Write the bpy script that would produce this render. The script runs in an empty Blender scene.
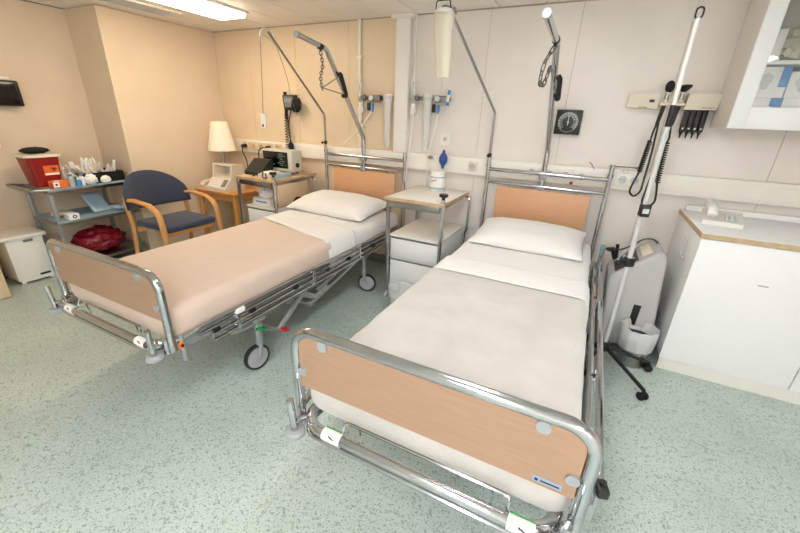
import bpy, bmesh, math, random
from mathutils import Vector, Matrix, noise
random.seed(7)
SC = bpy.context.scene
COL = SC.collection
PI = math.pi
R = math.radians
V = Vector

# ------------------------------------------------------------------ materials
def lin(c):
    return tuple(((x / 255) / 12.92 if x / 255 <= .04045 else ((x / 255 + .055) / 1.055) ** 2.4) for x in c)

M = {}
def mat(name, rgb, rough=.5, metal=0., var=0., scale=20., bump=0., bscale=60., spec=None, trans=0., alpha=1., emit=None, estr=0., sheen=0., coat=0., stretch=None):
    m = bpy.data.materials.new(name); m.use_nodes = True
    nt = m.node_tree; b = nt.nodes['Principled BSDF']
    c = lin(rgb) + (1,)
    b.inputs['Base Color'].default_value = c
    b.inputs['Roughness'].default_value = rough
    b.inputs['Metallic'].default_value = metal
    b.inputs['Transmission Weight'].default_value = trans
    b.inputs['Alpha'].default_value = alpha
    b.inputs['Sheen Weight'].default_value = sheen
    b.inputs['Coat Weight'].default_value = coat
    if spec is not None: b.inputs['Specular IOR Level'].default_value = spec
    if emit:
        b.inputs['Emission Color'].default_value = lin(emit) + (1,)
        b.inputs['Emission Strength'].default_value = estr
    tc = nt.nodes.new('ShaderNodeTexCoord')
    src = tc.outputs['Object']
    if stretch:
        mp = nt.nodes.new('ShaderNodeMapping'); mp.inputs['Scale'].default_value = stretch
        nt.links.new(src, mp.inputs['Vector']); src = mp.outputs['Vector']
    if var:
        n = nt.nodes.new('ShaderNodeTexNoise'); n.inputs['Scale'].default_value = scale; n.inputs['Detail'].default_value = 4
        nt.links.new(src, n.inputs['Vector'])
        r = nt.nodes.new('ShaderNodeValToRGB')
        r.color_ramp.elements[0].position = .3; r.color_ramp.elements[1].position = .7
        r.color_ramp.elements[0].color = tuple(x * (1 - var) for x in c[:3]) + (1,)
        r.color_ramp.elements[1].color = tuple(min(1, x * (1 + var * .6)) for x in c[:3]) + (1,)
        nt.links.new(n.outputs['Fac'], r.inputs['Fac']); nt.links.new(r.outputs['Color'], b.inputs['Base Color'])
    if bump:
        n2 = nt.nodes.new('ShaderNodeTexNoise'); n2.inputs['Scale'].default_value = bscale; n2.inputs['Detail'].default_value = 3
        nt.links.new(src, n2.inputs['Vector'])
        bp = nt.nodes.new('ShaderNodeBump'); bp.inputs['Strength'].default_value = bump; bp.inputs['Distance'].default_value = .01
        nt.links.new(n2.outputs['Fac'], bp.inputs['Height']); nt.links.new(bp.outputs['Normal'], b.inputs['Normal'])
    M[name] = m
    return m

def floor_mat():
    m = mat('vinyl_floor', (190, 207, 198), .3)
    nt = m.node_tree; b = nt.nodes['Principled BSDF']
    tc = nt.nodes.new('ShaderNodeTexCoord')
    col = None
    base = nt.nodes.new('ShaderNodeTexNoise'); base.inputs['Scale'].default_value = 2.2; base.inputs['Detail'].default_value = 5
    nt.links.new(tc.outputs['Object'], base.inputs['Vector'])
    r0 = nt.nodes.new('ShaderNodeValToRGB')
    r0.color_ramp.elements[0].position = .35; r0.color_ramp.elements[1].position = .7
    r0.color_ramp.elements[0].color = lin((178, 192, 186)) + (1,); r0.color_ramp.elements[1].color = lin((194, 207, 200)) + (1,)
    nt.links.new(base.outputs['Fac'], r0.inputs['Fac'])
    prev = r0.outputs['Color']
    for sc, p0, p1, cc in ((75, .58, .66, (150, 165, 158)), (120, .6, .66, (200, 210, 203)), (150, .61, .66, (116, 130, 124)), (60, .64, .7, (164, 174, 160))):
        n = nt.nodes.new('ShaderNodeTexNoise'); n.inputs['Scale'].default_value = sc; n.inputs['Detail'].default_value = 1.5
        nt.links.new(tc.outputs['Object'], n.inputs['Vector'])
        r = nt.nodes.new('ShaderNodeValToRGB')
        r.color_ramp.elements[0].position = p0; r.color_ramp.elements[1].position = p1
        nt.links.new(n.outputs['Fac'], r.inputs['Fac'])
        mx = nt.nodes.new('ShaderNodeMix'); mx.data_type = 'RGBA'
        nt.links.new(r.outputs['Color'], mx.inputs[0]); nt.links.new(prev, mx.inputs[6]); mx.inputs[7].default_value = lin(cc) + (1,)
        prev = mx.outputs[2]
    nt.links.new(prev, b.inputs['Base Color'])
    return m
floor_mat()
mat('wall_tan', (226, 206, 179), .38, var=.03, scale=6)
mat('wall', (232, 225, 219), .38, var=.03, scale=6)
mat('wall_side', (224, 205, 181), .5, var=.03, scale=5)
mat('seam', (186, 172, 154), .8)
mat('ceiling', (240, 236, 230), .55, var=.02, scale=4)
mat('gap', (70, 62, 52), .9)
mat('trim', (240, 236, 228), .4, var=.02, scale=8)
mat('pilaster', (238, 235, 232), .4)
mat('chain_metal', (120, 118, 112), .3, 1.)
mat('chrome', (194, 195, 198), .12, 1., var=.06, scale=14)
mat('carcass_white', (228, 220, 212), .45)
mat('steel', (160, 160, 158), .28, 1., var=.08, scale=25)
mat('grey_metal', (165, 170, 172), .42, .7, var=.06, scale=20)
mat('satin_metal', (196, 198, 198), .35, .75, var=.05, scale=20)
mat('dark_metal', (58, 56, 54), .45, .6)
mat('beech_panel', (170, 137, 112), .42, var=.07, scale=9, stretch=(1, 1, 14))
mat('beech_head', (214, 165, 126), .42, var=.06, scale=9, stretch=(1, 1, 14))
mat('beech_wood', (206, 152, 92), .4, var=.14, scale=10, stretch=(6, 6, 1.5))
mat('table_wood', (208, 146, 82), .4, var=.12, scale=8, stretch=(2, 12, 4))
mat('pale_wood', (212, 184, 146), .4, var=.08, scale=8, stretch=(2, 12, 4))
mat('wood_edge', (200, 172, 136), .5, var=.15, scale=30)
mat('linen_pink', (214, 192, 176), .85, var=.02, scale=8, bump=.22, bscale=13, sheen=.2)
mat('linen_white', (232, 230, 228), .85, var=.015, scale=8, bump=.4, bscale=13, sheen=.2)
mat('fleece_cream', (201, 196, 190), .95, var=.09, scale=6, bump=.2, bscale=90, sheen=.35)
mat('mattress_cream', (224, 210, 192), .85, var=.03, scale=8, bump=.08, bscale=25)
mat('white_laminate', (240, 240, 240), .35, var=.01, scale=5)
mat('table_laminate', (238, 234, 226), .35, var=.02, scale=8)
mat('white_plastic', (238, 236, 230), .4)
mat('cream_plastic', (226, 216, 198), .45)
mat('grey_plastic', (190, 188, 186), .5, var=.03, scale=10)
mat('light_grey', (205, 206, 206), .45)
mat('roller_grey', (160, 162, 164), .5)
mat('mid_grey', (120, 122, 124), .5)
mat('case_grey', (206, 202, 192), .45)
mat('black_plastic', (24, 24, 25), .4)
mat('black_soft', (18, 18, 19), .75)
mat('rubber', (38, 38, 40), .6)
mat('navy_fabric', (50, 59, 80), .85, var=.12, scale=220, bump=.15, bscale=260, sheen=.2)
mat('red_plastic', (144, 22, 20), .35, var=.04, scale=10)
mat('red_bag', (122, 8, 30), .26, var=.12, scale=14, bump=1., bscale=22)
mat('orange', (236, 112, 40), .5)
mat('green', (20, 140, 70), .45)
mat('red', (200, 30, 36), .45)
mat('blue_rubber', (36, 72, 148), .4, var=.04, scale=20)
mat('blue_print', (70, 140, 206), .5)
mat('pale_blue', (160, 186, 204), .7, var=.04, scale=12)
mat('liner_blue', (140, 166, 182), .7, var=.05, scale=12)
mat('shade', (246, 238, 220), .8, emit=(255, 232, 190), estr=.0)
mat('paper', (240, 238, 234), .8)
mat('tissue', (244, 243, 242), .9)
mat('panel_dark', (66, 54, 54), .4)
mat('screen', (10, 11, 12), .12)
mat('screen_text', (120, 140, 140), .4)
mat('ink', (30, 32, 40), .6)
mat('purple_ink', (98, 70, 140), .6)
mat('dial_white', (214, 216, 214), .5)
mat('dial_black', (34, 37, 38), .4)
mat('clear_tube', (242, 242, 240), .2, alpha=.5, spec=.6)
mat('clear_plastic', (240, 240, 238), .15, alpha=.42, spec=.6)
mat('milky_plastic', (240, 232, 212), .3, alpha=.55, spec=.5)
mat('bag_film', (250, 250, 250), .25, alpha=.5, spec=.7, bump=.5, bscale=18)
mat('label_grey', (150, 166, 190), .4)
mat('beige_board', (222, 198, 164), .5, var=.04, scale=8)
mat('teal', (90, 170, 170), .5)
mat('glove_white', (232, 230, 222), .7)

def glass_mat():
    m = bpy.data.materials.new('pane_glass'); m.use_nodes = True
    nt = m.node_tree; nt.nodes.clear()
    o = nt.nodes.new('ShaderNodeOutputMaterial'); mx = nt.nodes.new('ShaderNodeMixShader')
    t = nt.nodes.new('ShaderNodeBsdfTransparent'); g = nt.nodes.new('ShaderNodeBsdfGlossy')
    t.inputs['Color'].default_value = (.98, .99, .985, 1); g.inputs['Roughness'].default_value = .03
    f = nt.nodes.new('ShaderNodeFresnel'); f.inputs['IOR'].default_value = 1.5
    nt.links.new(f.outputs[0], mx.inputs[0]); nt.links.new(t.outputs[0], mx.inputs[1]); nt.links.new(g.outputs[0], mx.inputs[2])
    nt.links.new(mx.outputs[0], o.inputs['Surface']); M['glass'] = m
glass_mat()

def emit_mat(name, rgb, s):
    m = bpy.data.materials.new(name); m.use_nodes = True
    nt = m.node_tree; nt.nodes.clear()
    o = nt.nodes.new('ShaderNodeOutputMaterial'); e = nt.nodes.new('ShaderNodeEmission')
    e.inputs['Color'].default_value = tuple(rgb) + (1,); e.inputs['Strength'].default_value = s
    nt.links.new(e.outputs[0], o.inputs['Surface']); M[name] = m
emit_mat('lamp_warm', (1., .80, .56), 8.0)
emit_mat('lamp_white_fill', (.97, .975, 1.), 14.5)  # fill emission for the added lights behind the camera
emit_mat('lamp_soft', (.97, .975, 1.), 5.0)

# ------------------------------------------------------------------ mesh builder
def fillet(pts, r, n=6):
    pts = [V(p) for p in pts]; out = [pts[0]]
    for i in range(1, len(pts) - 1):
        a, b, c = pts[i - 1], pts[i], pts[i + 1]
        u = (a - b); w = (c - b); lu, lw = u.length, w.length
        if lu < 1e-6 or lw < 1e-6: continue
        u.normalize(); w.normalize()
        ang = u.angle(w)
        if abs(ang - PI) < .02: out.append(b); continue
        t = min(r / math.tan(ang / 2), lu * .49, lw * .49); rr = t * math.tan(ang / 2)
        cen = b + (u + w).normalized() * (rr / math.sin(ang / 2))
        s = b + u * t - cen; e = b + w * t - cen
        for k in range(n + 1):
            out.append(cen + s.normalized().slerp(e.normalized(), k / n) * rr if s.length > 1e-7 else b)
    out.append(pts[-1]); return out

class MB:
    def __init__(s): s.bm = bmesh.new(); s.mi = 0; s.mats = None
    def add(s, tb, mtx=None):
        if mtx is not None: tb.transform(mtx)
        vm = {}
        for v in tb.verts: vm[v] = s.bm.verts.new(v.co)
        for f in tb.faces:
            try: g = s.bm.faces.new([vm[v] for v in f.verts]); g.material_index = s.mi
            except ValueError: pass
        tb.free(); return s
    def box(s, x0, x1, y0, y1, z0, z1, bev=0., seg=2, mtx=None):
        tb = bmesh.new(); bmesh.ops.create_cube(tb, size=1)
        for v in tb.verts:
            v.co = V((x0 + (v.co.x + .5) * (x1 - x0), y0 + (v.co.y + .5) * (y1 - y0), z0 + (v.co.z + .5) * (z1 - z0)))
        if bev: bmesh.ops.bevel(tb, geom=list(tb.edges), offset=bev, segments=seg, affect='EDGES', profile=.5)
        return s.add(tb, mtx)
    def cbox(s, c, d, rot=(0, 0, 0), bev=0.):
        from mathutils import Euler
        m = Matrix.Translation(c) @ Euler(rot).to_matrix().to_4x4()
        return s.box(-d[0] / 2, d[0] / 2, -d[1] / 2, d[1] / 2, -d[2] / 2, d[2] / 2, bev, 2, m)
    def tube(s, pts, r, n=10, closed=False, caps=True, rad=None, flat=None):
        pts = [V(p) for p in pts]; N = len(pts)
        T = []
        for i in range(N):
            a = pts[(i - 1) % N] if (closed or i > 0) else pts[i]; b = pts[(i + 1) % N] if (closed or i < N - 1) else pts[i]
            d = b - a; T.append(d.normalized() if d.length > 1e-9 else V((0, 0, 1)))
        up = V((0, 0, 1)) if abs(T[0].z) < .9 else V((0, 1, 0))
        nrm = (up - T[0] * up.dot(T[0])).normalized(); rings = []
        for i in range(N):
            if i:
                nrm = nrm - T[i] * nrm.dot(T[i])
                if nrm.length < 1e-6: nrm = T[i].orthogonal()
                nrm.normalize()
            bn = T[i].cross(nrm); rr = rad[i] if rad else r
            k1, k2 = (flat if flat else (1, 1))
            rings.append([s.bm.verts.new(pts[i] + (nrm * math.cos(2 * PI * k / n) * k1 + bn * math.sin(2 * PI * k / n) * k2) * rr) for k in range(n)])
        for i in range(N if closed else N - 1):
            A, B = rings[i], rings[(i + 1) % N]
            for k in range(n):
                f = s.bm.faces.new((A[k], A[(k + 1) % n], B[(k + 1) % n], B[k])); f.material_index = s.mi
        if caps and not closed:
            for q in (rings[0][::-1], rings[-1]):
                f = s.bm.faces.new(q); f.material_index = s.mi
        return s
    def lathe(s, prof, c=(0, 0, 0), n=20, axis=(0, 0, 1), sx=1., sy=1.):
        m = Matrix.Translation(c) @ V((0, 0, 1)).rotation_difference(V(axis)).to_matrix().to_4x4()
        rings = []
        for (r, z) in prof:
            if r < 1e-6: rings.append([s.bm.verts.new(m @ V((0, 0, z)))])
            else: rings.append([s.bm.verts.new(m @ V((r * sx * math.cos(2 * PI * k / n), r * sy * math.sin(2 * PI * k / n), z))) for k in range(n)])
        for A, B in zip(rings, rings[1:]):
            for k in range(n):
                a, b = A[k % len(A)], A[(k + 1) % len(A)]; c2, d = B[(k + 1) % len(B)], B[k % len(B)]
                vs = []
                for v in (a, b, c2, d):
                    if v not in vs: vs.append(v)
                if len(vs) >= 3:
                    try: f = s.bm.faces.new(vs); f.material_index = s.mi
                    except ValueError: pass
        return s
    def cyl(s, a, b, r, n=16, r2=None):
        a, b = V(a), V(b); d = b - a
        return s.lathe([(0, 0), (r, 0), (r2 if r2 is not None else r, d.length), (0, d.length)], a, n, d.normalized())
    def ell(s, c, rx, ry, rz, n=16, m=10):
        tb = bmesh.new(); bmesh.ops.create_uvsphere(tb, u_segments=n, v_segments=m, radius=1)
        return s.add(tb, Matrix.Translation(c) @ Matrix.Diagonal((rx, ry, rz, 1)))
    def prism(s, pts, axis, a, b):
        # pts 2-D outline; axis 'x': (y,z), 'y': (x,z), 'z': (x,y)
        def P(p, t): return V((t, p[0], p[1])) if axis == 'x' else V((p[0], t, p[1])) if axis == 'y' else V((p[0], p[1], t))
        A = [s.bm.verts.new(P(p, a)) for p in pts]; B = [s.bm.verts.new(P(p, b)) for p in pts]; n = len(pts)
        for q in (A[::-1], B):
            f = s.bm.faces.new(q); f.material_index = s.mi
        for k in range(n):
            f = s.bm.faces.new((A[k], A[(k + 1) % n], B[(k + 1) % n], B[k])); f.material_index = s.mi
        return s
    def quad(s, *p):
        f = s.bm.faces.new([s.bm.verts.new(V(q)) for q in p]); f.material_index = s.mi; return s
    def grid(s, fn, nu, nv, wrap=False):
        g = [[s.bm.verts.new(fn(i / nu, j / nv)) for j in range(nv + (0 if wrap else 1))] for i in range(nu + 1)]
        for i in range(nu):
            for j in range(nv):
                j2 = (j + 1) % len(g[0])
                f = s.bm.faces.new((g[i][j], g[i + 1][j], g[i + 1][j2], g[i][j2])); f.material_index = s.mi
        return s
    def text(s, body, size, mtx, depth=.0006):
        cu = bpy.data.curves.new('lettering', 'FONT'); cu.body = body; cu.size = size; cu.align_x = 'CENTER'; cu.align_y = 'CENTER'; cu.extrude = depth; cu.resolution_u = 3
        o = bpy.data.objects.new('lettering', cu); COL.objects.link(o)
        dg = bpy.context.evaluated_depsgraph_get(); me = bpy.data.meshes.new_from_object(o.evaluated_get(dg))
        tb = bmesh.new(); tb.from_mesh(me); bpy.data.objects.remove(o); bpy.data.curves.remove(cu); bpy.data.meshes.remove(me)
        return s.add(tb, mtx)
    def build(s, name, m, parent=None, label=None, smooth=True, angle=35, recalc=True):
        bm = s.bm
        if recalc: bmesh.ops.recalc_face_normals(bm, faces=list(bm.faces))
        if parent is None:
            xs = [v.co.x for v in bm.verts]; ys = [v.co.y for v in bm.verts]; zs = [v.co.z for v in bm.verts]
            o0 = V(((min(xs) + max(xs)) / 2, (min(ys) + max(ys)) / 2, min(zs)))
        else: o0 = V(parent['_o'])
        bm.transform(Matrix.Translation(-o0))
        me = bpy.data.meshes.new(name); bm.to_mesh(me); bm.free()
        for mm in (m if isinstance(m, (list, tuple)) else [m]): me.materials.append(M[mm])
        if smooth:
            me.shade_smooth(); me.set_sharp_from_angle(angle=R(angle))
        o = bpy.data.objects.new(name, me); COL.objects.link(o)
        if parent is None: o.location = o0
        else: o.parent = parent
        o['_o'] = tuple(o0)
        if label: o['label'] = label
        return o

def thing(name, label, cat, loc, group=None):
    o = bpy.data.objects.new(name, None); COL.objects.link(o)
    o.empty_display_size = .05
    o.location = loc; o['_o'] = tuple(loc); o['label'] = label; o['category'] = cat
    if group: o['group'] = group
    return o
def tag(o, label, cat, group=None):
    o['label'] = label; o['category'] = cat
    if group: o['group'] = group
    return o
def struct(o): o['kind'] = 'structure'; return o
def rect_round(w, h, r, n=4):
    out = []
    for cx, cy, a0 in ((w / 2 - r, h / 2 - r, 0), (-w / 2 + r, h / 2 - r, 90), (-w / 2 + r, -h / 2 + r, 180), (w / 2 - r, -h / 2 + r, 270)):
        for k in range(n + 1):
            a = R(a0 + 90 * k / n); out.append((cx + r * math.cos(a), cy + r * math.sin(a)))
    return out
def helix(a, b, r, turns, n=10):
    a, b = V(a), V(b); d = b - a; t = d.normalized(); u = t.orthogonal().normalized(); w = t.cross(u)
    N = int(turns * n)
    return [a + d * (i / N) + (u * math.cos(2 * PI * i / n) + w * math.sin(2 * PI * i / n)) * r for i in range(N + 1)]
def bez(pts, n=24):
    # Catmull-Rom through the points
    P = [V(p) for p in pts]; P = [P[0] * 2 - P[1]] + P + [P[-1] * 2 - P[-2]]; out = []
    segs = len(P) - 3; per = max(2, n // segs)
    for i in range(segs):
        a, b, c, d = P[i:i + 4]
        for k in range(per):
            t = k / per
            out.append(.5 * ((2 * b) + (c - a) * t + (2 * a - 5 * b + 4 * c - d) * t * t + (3 * b - a - 3 * c + d) * t ** 3))
    out.append(P[-2]); return out
def lumps(c, rx, ry, rz, amp=.25, freq=3., seed=0, n=22, m=14, flat=None):
    tb = bmesh.new(); bmesh.ops.create_uvsphere(tb, u_segments=n, v_segments=m, radius=1)
    for v in tb.verts:
        q = v.co.copy(); k = 1 + amp * noise.noise(q * freq + V((seed * 3.7, seed, 1.3))) + amp * .5 * noise.noise(q * freq * 2.3 + V((seed, 5, seed)))
        q = V((q.x * rx * k, q.y * ry * k, q.z * rz * k))
        if flat is not None and q.z < -flat: q.z = -flat
        v.co = q + V(c)
    return tb

# ------------------------------------------------------------------ room shell
XL, XP, YP, H = -2.99, -3.465, -1.1045, 2.189
XR, YF = 2.95, -6.6
mb = MB(); mb.box(XP - .1, XR + .1, YF - .1, .1, -.06, 0); struct(mb.build('floor', 'vinyl_floor', smooth=False))
# ceiling of long planks running to the back wall
mb = MB(); mb.box(XP - .1, XR + .1, YF - .1, .1, H + .012, H + .06); mb.mi = 1
x = -1.213 - .318 * 8
while x < XR:
    mb.box(max(x + .003, XP), min(x + .318 - .003, XR), YF, -.006, H, H + .012)
    x += .318
struct(mb.build('ceiling', ['gap', 'ceiling'], smooth=False))
# back wall of tall panels
mb = MB(); mb.box(XP - .1, XR + .1, .004, .1, 0, H + .06); mb.mi = 1
edges = [XL, -2.5, -1.88, -1.262, -.64, 0, .622, 1.25, 1.88, 2.5, XR]
for a, b in zip(edges, edges[1:]):
    mb.mi = 1 if a > -.7 else 2
    mb.box(a + .0015, b - .0015, 0, .006, 0, H - .008)
struct(mb.build('wall_back', ['seam', 'wall', 'wall_tan'], smooth=False))
mb = MB()
mb.prism([(XL, .0), (XL, YP), (XP, YP), (XP, YF), (XP - .1, YF), (XP - .1, .0)], 'z', 0, H - .005)
struct(mb.build('wall_left', 'wall_side', smooth=False))
mb = MB(); mb.box(XR, XR + .1, YF, .1, 0, H + .06); struct(mb.build('wall_right', 'wall', smooth=False))
mb = MB(); mb.box(XP - .1, XR + .1, YF - .1, YF, 0, H + .06); struct(mb.build('wall_front', 'wall', smooth=False))
# service trunking along the back wall
mb = MB()
mb.box(XL, XR, -.05, 0, .998, 1.133, .004)
mb.box(XL, XR, -.053, -.05, 1.100, 1.104); mb.box(XL, XR, -.053, -.05, 1.022, 1.026)
struct(mb.build('trim_1', 'trim'))
# white column casing with a small cap
mb = MB(); mb.box(-.757, -.632, -.062, 0, 1.133, H - .03, .003); mb.box(-.80, -.60, -.075, 0, H - .03, H, .003)
struct(mb.build('trim_2', 'pilaster'))
# low skirting
mb = MB(); mb.box(XL, 1.49, -.012, 0, 0, .09, .002); struct(mb.build('baseboard_back', 'mid_grey'))
mb = MB(); mb.box(XP, XP + .012, YF, YP, 0, .09, .002); struct(mb.build('baseboard_left', 'mid_grey'))

# ceiling lights
def ceiling_light(x0, x1, y0, y1, m, label):
    t = thing('ceiling_light', label, 'light', ((x0 + x1) / 2, (y0 + y1) / 2, H), 'fluorescent ceiling lights')
    f = MB()
    for a in ((x0, x0 + .02, y0, y1), (x1 - .02, x1, y0, y1), (x0 + .02, x1 - .02, y0, y0 + .02), (x0 + .02, x1 - .02, y1 - .02, y1)):
        f.box(*a, H - .02, H, .004)
    f.build('frame', 'trim', t)
    d = MB(); d.box(x0 + .02, x1 - .02, y0 + .02, y1 - .02, H - .05, H - .004, .010); d.build('diffuser', m, t, label='glowing diffuser')
ceiling_light(-2.23, -1.90, -1.75, -.51, 'lamp_warm', 'long glowing ceiling light nearest the back left corner')
ceiling_light(.36, .69, -2.3, -.95, 'lamp_soft', 'ceiling light over the foot of the nearest bed')
for x0 in (.36, 2.1):  # unseen rows added behind the camera to brighten the back wall and fronts
    ceiling_light(x0, x0 + .33, -4.6, -3.4, 'lamp_white_fill', 'added unseen ceiling light in the row just behind the camera, ' + ('left' if x0 < 1 else 'right'))
    ceiling_light(x0, x0 + .33, -6.2, -5.0, 'lamp_white_fill', 'added unseen ceiling light in the row farthest behind the camera, ' + ('left' if x0 < 1 else 'right'))
t = thing('ceiling_vent', 'flat grey louvred ceiling panel with bright edge strip left of the ceiling light', 'vent', (-2.65, -1.2, H))
mb = MB()
mb.box(-2.80, -2.78, -1.8, -.66, H - .012, H, .002); mb.box(-2.555, -2.535, -1.8, -.66, H - .012, H, .002); mb.box(-2.78, -2.555, -.68, -.66, H - .012, H); mb.box(-2.78, -2.555, -1.8, -1.78, H - .012, H)
mb.build('frame', 'trim', t)
mb = MB(); mb.box(-2.78, -2.555, -1.78, -.68, H - .006, H - .001)
for k in range(12): mb.box(-2.775 + k * .018, -2.768 + k * .018, -1.78, -.68, H - .011, H - .005)
mb.build('louvre', 'light_grey', t)

# ------------------------------------------------------------------ beds
def mattress_mesh(mb, hw, z0, z1, y0, y1, r, off=0., foot_closed=True, head_closed=True, wr=.004, seed=0, bottom=True, skew=0., ny=60):
    w = hw + off; a, b = z0 - (off if bottom else 0), z1 + off; y0 -= off if foot_closed else 0
    sec = rect_round(2 * w, b - a, r, 6)
    # densify the flat runs
    pts = []
    n = len(sec)
    for i in range(n):
        p, q = V(sec[i]), V(sec[(i + 1) % n]); L = (q - p).length; k = max(1, int(L / .045))
        for j in range(k): pts.append(p.lerp(q, j / k))
    zc = (a + b) / 2
    rings = []
    ys = []
    R0 = r * 1.0
    if foot_closed:
        for k in range(6):
            an = PI / 2 * k / 6; ys.append((y0 + R0 * (1 - math.sin(an)) if False else y0 + R0 * (1 - math.cos(PI / 2 * k / 6)), R0 * (1 - math.sin(an))))
    st = y0 + (R0 if foot_closed else 0); en = y1 - (R0 if head_closed else 0)
    for k in range(ny + 1): ys.append((st + (en - st) * k / ny, 0))
    if head_closed:
        for k in range(1, 7):
            an = PI / 2 * k / 6; ys.append((en + R0 * math.sin(an), R0 * (1 - math.cos(an))))
    for (y, ins) in ys:
        ring = []
        for p in pts:
            fx = (w - ins) / w; fz = ((b - a) / 2 - ins) / ((b - a) / 2)
            q = V((p.x * fx, y + (skew * p.x if y > st + .5 and not head_closed else 0), zc + p.y * fz))
            nv = V((p.x / w, 0, p.y / ((b - a) / 2)));
            d = wr * (noise.noise(V((q.x * 4 + seed, q.y * 2.2, q.z * 6))) + .6 * noise.noise(V((q.x * 11, q.y * 5 + seed, q.z * 9))))
            if abs(p.x) > w - .02: d += wr * 1.1 * noise.noise(V((q.y * 9 + seed, q.z * 5 + q.y * 3, 3)))
            q += nv.normalized() * d if nv.length > 0 else V()
            ring.append(mb.bm.verts.new(q))
        rings.append(ring)
    m = len(pts)
    for A, B in zip(rings, rings[1:]):
        for k in range(m):
            f = mb.bm.faces.new((A[k], A[(k + 1) % m], B[(k + 1) % m], B[k])); f.material_index = mb.mi
    if foot_closed: mb.bm.faces.new(rings[0])
    if head_closed: mb.bm.faces.new(rings[-1][::-1])

def caster(parent, x, y, rw, zs, ang, name='caster', wheel='rubber', hub='grey_metal'):
    c = MB()
    c.cyl((x, y, zs - .02), (x, y, zs), .016); c.cyl((x, y, rw * 1.9), (x, y, zs - .02), .022)
    d = V((math.cos(ang), math.sin(ang), 0)); n = V((-d.y, d.x, 0)); wc = V((x, y, rw)) + d * rw * .35
    for s in (-1, 1):
        p = wc + n * s * .024
        c.tube([p, p + V((-d.x * rw * .2, -d.y * rw * .2, rw * .75)), V((x, y, rw * 1.95)) + n * s * .014], .011, 8)
    o = c.build(name, hub, parent)
    w = MB(); w.lathe([(rw * .82, -.012), (rw * .96, -.016), (rw, -.006), (rw, .006), (rw * .96, .016), (rw * .82, .012), (rw * .82, -.012)], wc, 28, n)
    w.build('tyre', wheel, o, label='dark rubber tyre')
    w = MB(); w.lathe([(0, -.013), (rw * .3, -.016), (rw * .5, -.009), (rw * .83, -.012), (rw * .83, .012), (rw * .5, .009), (rw * .3, .016), (0, .013)], wc, 24, n); w.build('wheel_disc', 'roller_grey', o)
    return o

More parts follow.
